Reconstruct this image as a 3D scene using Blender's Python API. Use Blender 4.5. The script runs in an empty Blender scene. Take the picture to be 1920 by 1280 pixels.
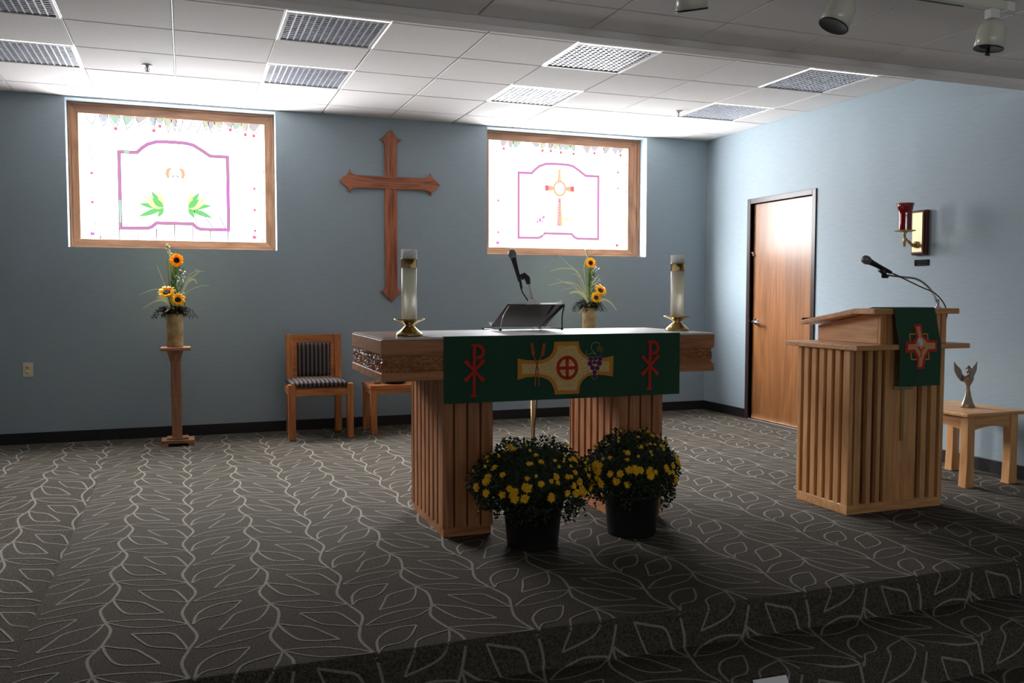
import bpy, math, random
from mathutils import Vector, Matrix
random.seed(7)
C = bpy.context.scene.collection
sc = bpy.context.scene
PI = math.pi
# ------------------------------------------------------------------ camera
FPX, YAW, PIT, ROL = 1645.26, .3564, .0544, .0008
CAM = Vector((0, -8.0619, 1.2311))
_fw = Vector((math.sin(YAW)*math.cos(PIT), math.cos(YAW)*math.cos(PIT), -math.sin(PIT)))
_rt = Vector((math.cos(YAW), -math.sin(YAW), 0)); _up = _rt.cross(_fw)
RT = _rt*math.cos(ROL)+_up*math.sin(ROL); UP = -_rt*math.sin(ROL)+_up*math.cos(ROL)
def at(ax, v, px, py):                       # survey helper: photo measurement -> point on the plane axis=v
    d = _fw+RT*((px-960)/FPX)-UP*((py-640)/FPX)
    return CAM+d*((v-CAM[ax])/d[ax])
cd = bpy.data.cameras.new('camera'); cd.sensor_width = 36; cd.lens = FPX*36/1920
cam = bpy.data.objects.new('camera', cd); C.objects.link(cam)
cam.matrix_world = Matrix(((RT.x, UP.x, -_fw.x, CAM.x), (RT.y, UP.y, -_fw.y, CAM.y), (RT.z, UP.z, -_fw.z, CAM.z), (0, 0, 0, 1)))
sc.camera = cam; cd.clip_start = .05
sc.view_settings.view_transform = 'Standard'; sc.view_settings.look = 'None'
sc.view_settings.gamma = 1; sc.view_settings.exposure = 0.3
SKYMAX, HOR, GND, SIDE = 58.0, 2.3, 15.0, 20.0
w = bpy.data.worlds.new('world'); sc.world = w; w.use_nodes = True
_n = w.node_tree.nodes; _l = w.node_tree.links          # overcast daylight: bright sky overhead, dimmer tree line, pale ground
_tc = _n.new('ShaderNodeTexCoord'); _sp = _n.new('ShaderNodeSeparateXYZ'); _mr = _n.new('ShaderNodeMapRange'); _cr = _n.new('ShaderNodeValToRGB'); _mu = _n.new('ShaderNodeMath')
_mr.inputs[1].default_value = -1; _mr.inputs[2].default_value = 1
_mu.operation = 'MULTIPLY'; _mu.inputs[1].default_value = SKYMAX
e = _cr.color_ramp.elements; e[0].position = .40; e[0].color = (GND/SKYMAX,)*3+(1,); e[1].position = .50; e[1].color = (HOR/SKYMAX,)*3+(1,)
for p_, v_ in ((.60, HOR/SKYMAX), (.76, 1.0)):
    q_ = e.new(p_); q_.color = (v_, v_, v_, 1)
_l.new(_tc.outputs['Generated'], _sp.inputs[0]); _l.new(_sp.outputs[2], _mr.inputs[0]); _l.new(_mr.outputs[0], _cr.inputs[0]); _l.new(_cr.outputs[0], _mu.inputs[0])
# brighter cloud towards the left (the side where the sun stands)
_ax = _n.new('ShaderNodeMapRange'); _ax.inputs[1].default_value = -.15; _ax.inputs[2].default_value = -.6; _ax.inputs[3].default_value = 0; _ax.inputs[4].default_value = SIDE
_ad = _n.new('ShaderNodeMath'); _ad.operation = 'ADD'; _l.new(_sp.outputs[0], _ax.inputs[0]); _l.new(_ax.outputs[0], _ad.inputs[0]); _l.new(_mu.outputs[0], _ad.inputs[1])
_l.new(_ad.outputs[0], _n['Background'].inputs[1]); _n['Background'].inputs[0].default_value = (.97, .985, 1, 1)
R, H, ZN = 5.2015, 2.8413, 2.60              # right wall, ceiling height, front ceiling height
BEAM0, BEAM1 = -3.87, -3.76
XL, YB = -6.0, -13.0

# ------------------------------------------------------------------ materials
def lin(c):
    return tuple(((v/255)/12.92 if v <= 10 else (((v/255)+.055)/1.055)**2.4) for v in c)+(1,)
def mat(name, col, rough=.6, metal=0, coat=0, spec=.5, trans=0, ior=1.45, emit=0, sheen=0, alpha=1):
    m = bpy.data.materials.new(name); m.use_nodes = True
    b = m.node_tree.nodes['Principled BSDF']
    b.inputs['Base Color'].default_value = lin(col); b.inputs['Roughness'].default_value = rough
    b.inputs['Metallic'].default_value = metal; b.inputs['Coat Weight'].default_value = coat
    b.inputs['Coat Roughness'].default_value = .08
    b.inputs['Specular IOR Level'].default_value = spec
    b.inputs['Transmission Weight'].default_value = trans; b.inputs['IOR'].default_value = ior
    b.inputs['Sheen Weight'].default_value = sheen; b.inputs['Alpha'].default_value = alpha
    if emit:
        b.inputs['Emission Color'].default_value = lin(col); b.inputs['Emission Strength'].default_value = emit
    return m
def nodes(m): return m.node_tree.nodes, m.node_tree.links, m.node_tree.nodes['Principled BSDF']
def noisy(m, c1, c2, scale=(1, 1, 1), ns=10, detail=4, dist=0, bump=0, lo=.35, hi=.65, bdist=.002):
    n, l, b = nodes(m)
    tc = n.new('ShaderNodeTexCoord'); mp = n.new('ShaderNodeMapping'); mp.inputs['Scale'].default_value = scale
    t = n.new('ShaderNodeTexNoise'); t.inputs['Scale'].default_value = ns; t.inputs['Detail'].default_value = detail
    t.inputs['Distortion'].default_value = dist
    r = n.new('ShaderNodeValToRGB'); r.color_ramp.elements[0].position = lo; r.color_ramp.elements[1].position = hi
    r.color_ramp.elements[0].color = lin(c1); r.color_ramp.elements[1].color = lin(c2)
    l.new(tc.outputs['Object'], mp.inputs[0]); l.new(mp.outputs[0], t.inputs['Vector']); l.new(t.outputs[0], r.inputs[0])
    l.new(r.outputs[0], b.inputs['Base Color'])
    if bump:
        bp = n.new('ShaderNodeBump'); bp.inputs['Strength'].default_value = bump; bp.inputs['Distance'].default_value = bdist
        l.new(t.outputs[0], bp.inputs['Height']); l.new(bp.outputs[0], b.inputs['Normal'])
    return m
def wood(name, dark, light, axis='z', rough=.45, coat=.15, k=1.0):
    m = mat(name, light, rough, coat=coat); n, l, b = nodes(m)
    tc = n.new('ShaderNodeTexCoord')
    s = {'x': (1.2, 22, 22), 'y': (22, 1.2, 22), 'z': (22, 22, 1.2)}[axis]
    s2 = {'x': (.5, 4, 4), 'y': (4, .5, 4), 'z': (4, 4, .5)}[axis]
    mp = n.new('ShaderNodeMapping'); mp.inputs['Scale'].default_value = [v*k for v in s]
    m2 = n.new('ShaderNodeMapping'); m2.inputs['Scale'].default_value = [v*k for v in s2]
    t = n.new('ShaderNodeTexNoise'); t.inputs['Scale'].default_value = 3; t.inputs['Detail'].default_value = 6
    t2 = n.new('ShaderNodeTexNoise'); t2.inputs['Scale'].default_value = 2.0; t2.inputs['Detail'].default_value = 2; t2.inputs['Distortion'].default_value = .6
    mu = n.new('ShaderNodeMath'); mu.operation = 'MULTIPLY'; mu.inputs[1].default_value = 9
    fr = n.new('ShaderNodeMath'); fr.operation = 'PINGPONG'; fr.inputs[1].default_value = 1
    mx = n.new('ShaderNodeMath'); mx.operation = 'MULTIPLY_ADD'; mx.inputs[1].default_value = .3
    r = n.new('ShaderNodeValToRGB'); r.color_ramp.elements[0].position = .3; r.color_ramp.elements[1].position = .85
    r.color_ramp.elements[0].color = lin(dark); r.color_ramp.elements[1].color = lin(light)
    l.new(tc.outputs['Object'], mp.inputs[0]); l.new(tc.outputs['Object'], m2.inputs[0])
    l.new(mp.outputs[0], t.inputs['Vector']); l.new(m2.outputs[0], t2.inputs['Vector'])
    l.new(t2.outputs[0], mu.inputs[0]); l.new(mu.outputs[0], fr.inputs[0])
    l.new(fr.outputs[0], mx.inputs[0]); l.new(t.outputs[0], mx.inputs[2]); l.new(mx.outputs[0], r.inputs[0])
    l.new(r.outputs[0], b.inputs['Base Color'])
    bp = n.new('ShaderNodeBump'); bp.inputs['Strength'].default_value = .15; bp.inputs['Distance'].default_value = .001
    l.new(t.outputs[0], bp.inputs['Height']); l.new(bp.outputs[0], b.inputs['Normal'])
    return m
def emis(name, col, s):
    m = bpy.data.materials.new(name); m.use_nodes = True; n = m.node_tree.nodes; l = m.node_tree.links
    n.remove(n['Principled BSDF']); e = n.new('ShaderNodeEmission'); e.inputs[0].default_value = lin(col); e.inputs[1].default_value = s
    l.new(e.outputs[0], n['Material Output'].inputs[0]); return m

WALL = noisy(mat('wall_paint', (150, 163, 171), .55, spec=.35), (140, 155, 163), (148, 163, 171), (3, 3, 70), 3, 4, 0, .12, .3, .7)
CEIL = noisy(mat('ceiling_tile', (226, 224, 222), .85, spec=.2), (214, 211, 209), (228, 226, 224), (1, 1, 1), 140, 3, 0, .25, .3, .7, .001)
BEAMM = mat('beam_paint', (214, 210, 206), .7, spec=.3)
GRID = mat('ceiling_grid', (150, 148, 146), .5)
DARKGAP = mat('ceiling_void', (60, 56, 54), .9)
BASE = mat('vinyl_baseboard', (22, 18, 22), .5)
CARPET = noisy(mat('carpet', (94, 87, 78), 1, spec=.1), (55, 51, 45), (90, 84, 75), (1, 1, 1), 150, 2, 0, .5, .35, .65, .003)
CLINE = noisy(mat('carpet_line', (146, 138, 126), 1, spec=.1), (116, 112, 103), (150, 145, 135), (1, 1, 1), 220, 2, 0, .4)
OAKX, OAKY, OAKZ = [wood('oak_'+a, (142, 90, 54), (192, 130, 84), a) for a in 'xyz']
LECX, LECY, LECZ = [wood('light_oak_'+a, (176, 122, 72), (212, 158, 104), a) for a in 'xyz']
CHX, CHY, CHZ = [wood('honey_oak_'+a, (140, 80, 38), (194, 122, 66), a) for a in 'xyz']
CROSSX, CROSSZ = [wood('red_oak_'+a, (96, 50, 32), (176, 104, 70), a) for a in 'xz']
FRX, FRZ = [wood('window_oak_'+a, (120, 78, 52), (168, 118, 84), a) for a in 'xz']
STX, STZ = [wood('stand_oak_'+a, (116, 74, 50), (166, 114, 82), a) for a in 'xz']
DOORM = wood('door_veneer', (104, 64, 34), (138, 90, 50), 'z', .4, .4, .6); DOORM.node_tree.nodes['Principled BSDF'].inputs['Coat Roughness'].default_value = .22
MAHOG = wood('dark_mahogany', (48, 20, 14), (84, 38, 26), 'z')
METALFR = mat('door_frame_paint', (50, 38, 36), .35, spec=.5)
CHROME = mat('chrome', (215, 215, 220), .15, 1)
STEEL = mat('brushed_steel', (170, 170, 172), .35, 1)
BRASS = mat('brass', (192, 170, 120), .22, 1)
DBRASS = mat('aged_brass', (186, 164, 118), .35, 1)
BLACK = mat('black_plastic', (22, 21, 23), .4)
RUBBER = mat('black_rubber', (24, 22, 26), .6)
MICG = noisy(mat('mic_grille', (130, 130, 130), .4, .7), (80, 80, 80), (160, 160, 160), ns=300, bump=.5)
WAX = mat('candle_wax', (250, 246, 232), .5, coat=.3, trans=.4); _b = WAX.node_tree.nodes['Principled BSDF']; _b.inputs['Subsurface Weight'].default_value = 1; _b.inputs['Subsurface Radius'].default_value = (1, .9, .7); _b.inputs['Subsurface Scale'].default_value = .05
CRYSTAL = mat('crystal', (252, 250, 254), .15, trans=.1, ior=1.5); _b = CRYSTAL.node_tree.nodes['Principled BSDF']; _b.inputs['Subsurface Weight'].default_value = 1; _b.inputs['Subsurface Radius'].default_value = (1, 1, 1); _b.inputs['Subsurface Scale'].default_value = .08
GREEN = noisy(mat('green_cloth', (22, 50, 40), .9, sheen=.1, spec=.2), (40, 72, 54), (48, 84, 64), ns=400, bump=.3)
RED = mat('red_embroidery', (190, 44, 28), .8)
ORANGE = mat('gold_braid', (206, 138, 44), .7)
CREAM = noisy(mat('cream_brocade', (222, 190, 120), .8), (206, 172, 104), (232, 202, 138), ns=120)
PURPLE = mat('purple_embroidery', (84, 36, 92), .8)
PINK = mat('pale_thread', (200, 160, 150), .8)
WHEAT = mat('wheat_thread', (170, 96, 48), .8)
VINEG = mat('vine_thread', (150, 165, 110), .8)
LEAFT = mat('leaf_thread', (88, 96, 44), .8)
BROWNT = mat('brown_thread', (96, 46, 28), .8)
LINEN = mat('white_linen', (240, 238, 240), .4, coat=.35)
TOPW = wood('mensa_top', (134, 104, 90), (186, 160, 146), 'x', .3, .5)
EDGEW = mat('glass_edge', (214, 218, 214), .2, coat=.5)
SMOKE = mat('smoked_acrylic', (74, 66, 62), .3, trans=0, coat=.15, alpha=.93)
PAPER = mat('white_paper', (226, 226, 228), .6)
POT = mat('black_plastic_pot', (30, 29, 31), .45)
FOL = noisy(mat('mum_leaf', (34, 50, 28), .6), (22, 34, 20), (50, 66, 36), ns=40)
MUM = mat('mum_yellow', (236, 186, 24), .6)
BUD = mat('mum_bud', (214, 196, 60), .6)
SUNP = mat('sunflower_petal', (255, 196, 8), .55, spec=.2); _b = SUNP.node_tree.nodes['Principled BSDF']; _b.inputs['Subsurface Weight'].default_value = .5; _b.inputs['Subsurface Scale'].default_value = .02
SUND = noisy(mat('sunflower_disc', (48, 26, 16), .9), (26, 14, 10), (70, 38, 20), ns=120, bump=.6)
LEAF = mat('leaf_green', (70, 104, 52), .5)
DLEAF = mat('dark_leaf', (44, 58, 38), .6)
BLADE = mat('pale_blade', (206, 212, 176), .5)
WHITEF = mat('tiny_white_flower', (232, 234, 228), .6)
RUST = mat('rust_leaf', (84, 40, 30), .7)
VASE = noisy(mat('vase_ceramic', (186, 162, 112), .4, coat=.2), (160, 134, 84), (204, 182, 134), ns=14)
OUTLET = mat('ivory_plastic', (214, 206, 172), .45)
ANGEL = mat('pewter', (150, 140, 124), .4, .55)
REDGL = mat('ruby_glass', (134, 6, 10), .06, coat=.6, spec=.6, trans=.3)
MATTE = mat('matte_black', (20, 18, 20), .95, spec=.1)
PLATE = mat('plate_brass', (236, 214, 166), .35, .3)
SPOT = mat('spotlight_enamel', (196, 194, 180), .35, coat=.3)
LOUV = mat('louver_aluminium', (236, 238, 244), .4, .5)
LFRAME = mat('fixture_enamel', (208, 207, 206), .45)
DIFF = mat('fixture_cavity', (84, 88, 116), .35)
BOWL = mat('dark_bowl', (18, 20, 34), .3)

# ------------------------------------------------------------------ mesh builder
class MB:
    def __init__(s): s.v = []; s.f = []; s.m = []; s.sm = []
    def add(s, vs, fs, m=0, smooth=False):
        o = len(s.v); s.v += [Vector(p) for p in vs]
        for f in fs: s.f.append([i+o for i in f]); s.m.append(m); s.sm.append(smooth)
        return s
    def box(s, x0, x1, y0, y1, z0, z1, m=0):
        v = [(x, y, z) for x in (x0, x1) for y in (y0, y1) for z in (z0, z1)]
        return s.add(v, [(0, 1, 3, 2), (4, 6, 7, 5), (0, 4, 5, 1), (2, 3, 7, 6), (0, 2, 6, 4), (1, 5, 7, 3)], m)
    def prism(s, pts, d, m=0):                 # pts: 3D loop, d: extrusion vector
        n = len(pts); d = Vector(d); a = [Vector(p) for p in pts]
        v = a+[p+d for p in a]
        fs = [tuple(range(n))[::-1], tuple(range(n, 2*n))]+[(i, (i+1) % n, (i+1) % n+n, i+n) for i in range(n)]
        return s.add(v, fs, m)
    def lathe(s, prof, c=(0, 0, 0), n=24, m=0, axis=None, smooth=True):
        c = Vector(c); q = Vector((0, 0, 1)).rotation_difference(Vector(axis)) if axis else None
        v = []
        for r, z in prof:
            for i in range(n):
                p = Vector((r*math.cos(2*PI*i/n), r*math.sin(2*PI*i/n), z))
                v.append(c+(q @ p if q else p))
        fs = [(j*n+i, j*n+(i+1) % n, (j+1)*n+(i+1) % n, (j+1)*n+i) for j in range(len(prof)-1) for i in range(n)]
        if prof[0][0] > 1e-5: fs.append(tuple(range(n))[::-1])
        if prof[-1][0] > 1e-5: fs.append(tuple(range((len(prof)-1)*n, len(prof)*n)))
        return s.add(v, fs, m, smooth)
    def tube(s, pts, r, n=8, m=0, caps=True):
        pts = [Vector(p) for p in pts]; k = len(pts)
        rs = r if isinstance(r, (list, tuple)) else [r]*k
        v = []; ref = None
        for i, p in enumerate(pts):
            t = (pts[min(i+1, k-1)]-pts[max(i-1, 0)]).normalized()
            if ref is None: ref = t.orthogonal().normalized()
            ref = (ref-t*ref.dot(t)).normalized(); b = t.cross(ref)
            v += [p+(ref*math.cos(2*PI*j/n)+b*math.sin(2*PI*j/n))*rs[i] for j in range(n)]
        fs = [(i*n+j, i*n+(j+1) % n, (i+1)*n+(j+1) % n, (i+1)*n+j) for i in range(k-1) for j in range(n)]
        if caps: fs += [tuple(range(n))[::-1], tuple(range((k-1)*n, k*n))]
        return s.add(v, fs, m, True)
    def sphere(s, c, r, n=12, m=0, sq=1):
        pr = [(r*math.sin(PI*i/(n//2)), -r*sq*math.cos(PI*i/(n//2))) for i in range(n//2+1)]
        pr[0] = (0, pr[0][1]); pr[-1] = (0, pr[-1][1])
        return s.lathe(pr, c, n, m)
    def strip(s, pts, width, nrm, th=0.0, m=0):   # flat ribbon along pts, lying across nrm, optional thickness
        pts = [Vector(p) for p in pts]; nrm = Vector(nrm).normalized(); k = len(pts)
        ws = width if isinstance(width, (list, tuple)) else [width]*k
        a = []; b = []
        for i, p in enumerate(pts):
            t = (pts[min(i+1, k-1)]-pts[max(i-1, 0)]).normalized(); sd = t.cross(nrm).normalized()
            a.append(p+sd*ws[i]/2); b.append(p-sd*ws[i]/2)
        if th:
            v = a+b+[p+nrm*th for p in a]+[p+nrm*th for p in b]
            fs = []
            for i in range(k-1):
                fs += [(2*k+i, 2*k+i+1, 3*k+i+1, 3*k+i), (i, i+1, 2*k+i+1, 2*k+i), (k+i+1, k+i, 3*k+i, 3*k+i+1), (i+1, i, k+i, k+i+1)]
            fs += [(0, 2*k, 3*k, k), (k-1, 2*k-1, 4*k-1, 3*k-1)]
            return s.add(v, fs, m)
        return s.add(a+b, [(i, i+1, k+i+1, k+i) for i in range(k-1)], m)
def smooth_path(pts, k=6, closed=False):
    P = [Vector(p) for p in pts]; out = []; n = len(P)
    for i in range(n if closed else n-1):
        p0 = P[(i-1) % n] if closed or i > 0 else P[0]; p1 = P[i]; p2 = P[(i+1) % n]
        p3 = P[(i+2) % n] if closed or i+2 < n else P[-1]
        for j in range(k):
            t = j/k
            out.append(.5*((2*p1)+(p2-p0)*t+(2*p0-5*p1+4*p2-p3)*t*t+(3*p1-p0-3*p2+p3)*t**3))
    if not closed: out.append(P[-1])
    return out

def worldloc(o):
    p = Vector(); 
    while o: p += o.location; o = o.parent
    return p
def obj(name, mb, mats, parent=None, loc=None, bevel=0):
    me = bpy.data.meshes.new(name)
    org = worldloc(parent) if parent else Vector(loc or (0, 0, 0))
    me.from_pydata([v-org for v in mb.v], [], mb.f)
    for m in (mats if isinstance(mats, (list, tuple)) else [mats]): me.materials.append(m)
    me.polygons.foreach_set('material_index', mb.m); me.polygons.foreach_set('use_smooth', mb.sm)
    me.update()
    import bmesh
    b = bmesh.new(); b.from_mesh(me); bmesh.ops.recalc_face_normals(b, faces=b.faces); b.to_mesh(me); b.free()
    o = bpy.data.objects.new(name, me); C.objects.link(o)
    if parent: o.parent = parent
    else: o.location = org
    if bevel:
        md = o.modifiers.new('bevel', 'BEVEL'); md.width = bevel; md.segments = 2; md.limit_method = 'ANGLE'
    return o
def thing(name, loc, label=None, cat=None, group=None, kind=None):
    o = bpy.data.objects.new(name, None); C.objects.link(o); o.location = loc; o.empty_display_size = .1
    return tag(o, label, cat, group, kind)
def tag(o, label=None, cat=None, group=None, kind=None):
    if label: o['label'] = label
    if cat: o['category'] = cat
    if group: o['group'] = group
    if kind: o['kind'] = kind
    return o
def copy_tree(o, loc=None, parent=None, label=None):
    c = o.copy(); C.objects.link(c)
    if parent: c.parent = parent
    if loc is not None: c.location = loc
    if label: c['label'] = label
    for ch in [x for x in bpy.data.objects if x.parent == o]: copy_tree(ch, parent=c)
    return c
def struct(name, mb, mats, parent=None, **k):
    o = obj(name, mb, mats, parent, **k)
    if not parent: o['kind'] = 'structure'
    return o

# ================================================================== SHELL
ZF = -.30                                     # lower floor
WINS = [(-.89, .775), (2.745, 4.479)]
WZ0, WZ1, WD = 1.612, 2.826, .22
# back wall with window openings
mb = MB(); xs = sorted([XL, R+.12]+[x for w_ in WINS for x in w_])
for i in range(len(xs)-1):
    a, b_ = xs[i], xs[i+1]
    if any(abs(a-w_[0]) < 1e-6 for w_ in WINS):
        mb.box(a, b_, 0, WD, ZF, WZ0); mb.box(a, b_, 0, WD, WZ1, H+.1)
    else: mb.box(a, b_, 0, WD, ZF, H+.1)
struct('wall_back', mb, WALL)
# right wall with door opening
DY0, DY1, DZ = -.79, -1.69, 2.105
mb = MB(); mb.box(R, R+.12, DY0, 0, ZF, H+.1); mb.box(R, R+.12, YB, DY1, ZF, H+.1); mb.box(R, R+.12, DY1, DY0, DZ, H+.1)
mb.box(R, R+.12, DY1, DY0, ZF, -.003)
mb.box(R+.12, R+.2, DY1-.1, DY0+.1, ZF, DZ+.1)
struct('wall_right', mb, WALL)
mb = MB(); mb.box(XL-.12, XL, YB, 0, ZF, H+.1); struct('wall_left', mb, WALL)
mb = MB(); RW = [(-2.2, -.7), (1.2, 2.7)]; RZ0, RZ1 = 1.00, 1.92
xs = [XL, RW[0][0], RW[0][1], RW[1][0], RW[1][1], R]
for i in range(5):
    if i % 2 == 0: mb.box(xs[i], xs[i+1], YB-.12, YB, ZF, H+.1)
    else: mb.box(xs[i], xs[i+1], YB-.12, YB, ZF, RZ0); mb.box(xs[i], xs[i+1], YB-.12, YB, RZ1, H+.1)
struct('wall_rear', mb, WALL)
# baseboards
BH, BT = .092, .012
mb = MB(); mb.box(-.56, R, -BT, 0, 0, BH); mb.box(XL, -.56, -BT, 0, 0, BH); struct('baseboard_back', mb, BASE, bevel=.003)
mb = MB(); mb.box(R-BT, R, -.74, -BT, 0, BH); mb.box(R-BT, R, -5.13, -1.74, 0, BH); struct('baseboard_right', mb, BASE, bevel=.003)

# ceiling: separate tiles with dark reveals, one object
T = .6096; CX0, CR0 = -1.258, .9983; G = .0045
mb = MB()
mb.add([(XL, BEAM1, ZN+.012), (R, BEAM1, ZN+.012), (R, YB, ZN+.012), (XL, YB, ZN+.012)], [(0, 1, 2, 3)], 1)
cols = sorted([XL]+[CX0+k*T for k in range(-7, 11)]+[R]); rows = [0, -CR0+T]+[-CR0-j*T for j in range(0, 5)]
rows = [0, -.389]+[-(CR0+j*T) for j in range(5)]+[BEAM1]
fix = set()
for k in (-6, -3, 0, 3, 6, 9):
    for j in (0, 2): fix.add((k, j))
def tile(x0, x1, y0, y1, z, g):
    if x1-x0 < .03 or y0-y1 < .03: return
    x0 += g; x1 -= g; y0 -= g; y1 += g; e = .004
    v = [(x0, y0, z+.012), (x1, y0, z+.012), (x1, y1, z+.012), (x0, y1, z+.012),
         (x0, y0, z+e), (x1, y0, z+e), (x1, y1, z+e), (x0, y1, z+e),
         (x0+e, y0-e, z), (x1-e, y0-e, z), (x1-e, y1+e, z), (x0+e, y1+e, z)]
    fs = [(8, 9, 10, 11)]
    for a in range(4):
        b2 = (a+1) % 4; fs += [(a, b2, b2+4, a+4), (a+4, b2+4, b2+8, a+8)]
    mb.add(v, fs, 0)
for i in range(len(cols)-1):
    k = round((cols[i]-CX0)/T) if cols[i] > XL+.01 else None
    for q in range(len(rows)-1):
        if k is not None and q >= 2 and (k, q-2) in fix: continue
        mb.add([(cols[i], rows[q], H+.012), (cols[i+1], rows[q], H+.012), (cols[i+1], rows[q+1], H+.012), (cols[i], rows[q+1], H+.012)], [(0, 1, 2, 3)], 1)
        tile(cols[i], cols[i+1], rows[q]-(.006 if q == 2 else 0), rows[q+1], H, G)
ncols = [XL]+[1.38+.612*k for k in range(-11, 7)]+[R]; nrows = [BEAM0]+[-4.20-T*j for j in range(14)]+[YB]
ncols = sorted(x for x in ncols if XL <= x <= R)
for i in range(len(ncols)-1):
    for q in range(len(nrows)-1):
        if nrows[q]-nrows[q+1] > 0: tile(ncols[i], ncols[i+1], nrows[q], nrows[q+1], ZN, .003)
for k in range(-7, 4): mb.box(CX0+k*T-.0028, CX0+k*T+.0028, BEAM1, 0, H-.0008, H+.004, 2)  # pale bars on the left columns only, painting in the sunlit grid lines
struct('ceiling', mb, [CEIL, DARKGAP, LFRAME])
mb = MB(); mb.box(XL, R, BEAM0, BEAM1, 2.563, H+.1); struct('trim_1', mb, BEAMM, bevel=.004)

# floor: carpeted platform with two steps, ramp on the left
PX = -.56
RS, RE = -1.70, -4.85
def ramp_z(y): return 0 if y > RS else (ZF if y < RE else ZF*(RS-y)/(RS-RE))
def arc(cy, cz, r, n=5): return [(cy-r*math.sin(a), cz+r*math.cos(a)) for a in [PI/2*i/n for i in range(n+1)]]
r_ = .022
prof = [(0, 0)]+arc(-5.15+r_, -r_, r_)+[(-5.15, -.148)]+arc(-5.475+r_, -.15-r_, r_)+[(-5.475, -.30), (YB, -.30)]
prof[7] = (-5.15, -.15)
lens_ = [0]
for a, b_ in zip(prof, prof[1:]): lens_.append(lens_[-1]+math.hypot(b_[0]-a[0], b_[1]-a[1]))
def fold(x, s):                               # carpet coordinate -> room point and surface normal
    if x < PX:
        y = -s; return Vector((x, y, ramp_z(y))), Vector((0, 0, 1))
    for i in range(len(prof)-1):
        if s <= lens_[i+1] or i == len(prof)-2:
            t = (s-lens_[i])/(lens_[i+1]-lens_[i]); a, b_ = prof[i], prof[i+1]
            dy, dz = b_[0]-a[0], b_[1]-a[1]; L = math.hypot(dy, dz)
            return Vector((x, a[0]+dy*t, a[1]+dz*t)), Vector((0, dz/L, -dy/L))
mb = MB(); n = len(prof)
mb.add([(PX, y, z) for y, z in prof]+[(R, y, z) for y, z in prof], [(i, i+1, n+i+1, n+i) for i in range(n-1)], 0, False)
rp = [(0, 0), (RS, 0), (RE, ZF), (YB, ZF)]
mb.add([(XL, y, z) for y, z in rp]+[(PX, y, z) for y, z in rp], [(i, i+1, 5+i, 4+i) for i in range(3)], 0)
side = [(PX, RS, 0), (PX, RE+r_, 0)]+[(PX, y, z) for y, z in prof[1:9]]
side = [(PX, RS, 0)]+[(PX, y, z) for y, z in prof[1:16] if z > ZF+.001]+[(PX, -5.475, ZF), (PX, RE, ZF)]
mb.add(side, [tuple(range(len(side)))], 0)
# woven leaf pattern
DXP, DYP = .2975, .4955
V2 = [(0.020, 3.775), (-0.008, 3.893), (-0.031, 4.008), (-0.010, 4.135)]
V1 = [(0.022, 4.113), (0.003, 4.250), (-0.031, 4.367), (-0.004, 4.506)]
def cp(dx, s): return (dx, s)
curvesA = [  # left vine at x=0, right vine at x=DXP ; s measured at reference rows
    ([(-.005, 4.506), (.075, 4.515), (.17, 4.540), (.235, 4.582), (.288, 4.633)], .009),
    ([(-.005, 4.506), (.05, 4.563), (.115, 4.609), (.195, 4.629), (.288, 4.633)], .007),
    ([(.005, 4.249), (.028, 4.348), (.066, 4.436), (.13, 4.466), (.198, 4.478)], .010),
    ([(.005, 4.249), (.058, 4.289), (.115, 4.325), (.161, 4.404), (.198, 4.478)], .010),
    ([(.287, 4.388), (.263, 4.293), (.231, 4.213), (.163, 4.188), (.095, 4.168)], .010),
    ([(.287, 4.388), (.232, 4.354), (.166, 4.315), (.134, 4.26), (.095, 4.168)], .008)]
curvesB = [
    ([(.011, 4.382), (.091, 4.309), (.184, 4.275), (.290, 4.286)], .009),
    ([(.011, 4.382), (.088, 4.389), (.179, 4.365), (.226, 4.345), (.290, 4.286)], .007),
    ([(.007, 4.645), (.024, 4.538), (.073, 4.468), (.131, 4.441), (.191, 4.442)], .010),
    ([(.007, 4.645), (.04, 4.595), (.104, 4.58), (.149, 4.53), (.191, 4.442)], .008),
    ([(.292, 4.527), (.213, 4.554), (.159, 4.587), (.13, 4.654), (.094, 4.736)], .009),
    ([(.292, 4.527), (.268, 4.613), (.234, 4.68), (.182, 4.71), (.094, 4.736)], .009)]
SMAX = 8.2; NL = 0
def lay(path, wd, x0, s0):
    P = smooth_path([(p[0]+x0, p[1]+s0, 0) for p in path], 5)
    if min(p.x for p in P) < XL+.02 or max(p.x for p in P) > R-.015 or min(p.y for p in P) < .015 or max(p.y for p in P) > SMAX: return
    k = len(P); A = []; B = []; global NL; NL += 1; off = .0008 if wd > .011 else .0010+.0001*(NL % 7)
    for i, p in enumerate(P):
        t = (P[min(i+1, k-1)]-P[max(i-1, 0)]).normalized(); sd = Vector((-t.y, t.x, 0))*wd/2
        q, nn = fold(p.x+sd.x, p.y+sd.y); A.append(q+nn*off)
        q, nn = fold(p.x-sd.x, p.y-sd.y); B.append(q+nn*off)
    fs = []
    for i in range(k-1):
        if abs(A[i].z-A[i+1].z) > .05 or abs(A[i].z-B[i].z) > .05: continue
        fs.append((i, i+1, k+i+1, k+i))
    mb.add(A+B, fs, 1)
NX0 = int((XL)/DXP)-1
for c_ in range(-12, 18):
    xv = -.001+c_*DXP; even = (c_ % 2 == 0)
    base = V2 if even else V1
    vine = [(p[0], p[1]+r*DYP) for r in range(-9, 9) for p in base if .03 < p[1]+r*DYP < SMAX-.03]
    if xv > XL+.1 and xv < R-.05: lay(vine, .0115, xv, 0)
    for r in range(-9, 9):
        s0 = r*DYP
        for path, wd in (curvesB if even else curvesA): lay(path, wd, xv, s0)
fl = struct('floor', mb, [CARPET, CLINE])

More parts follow.
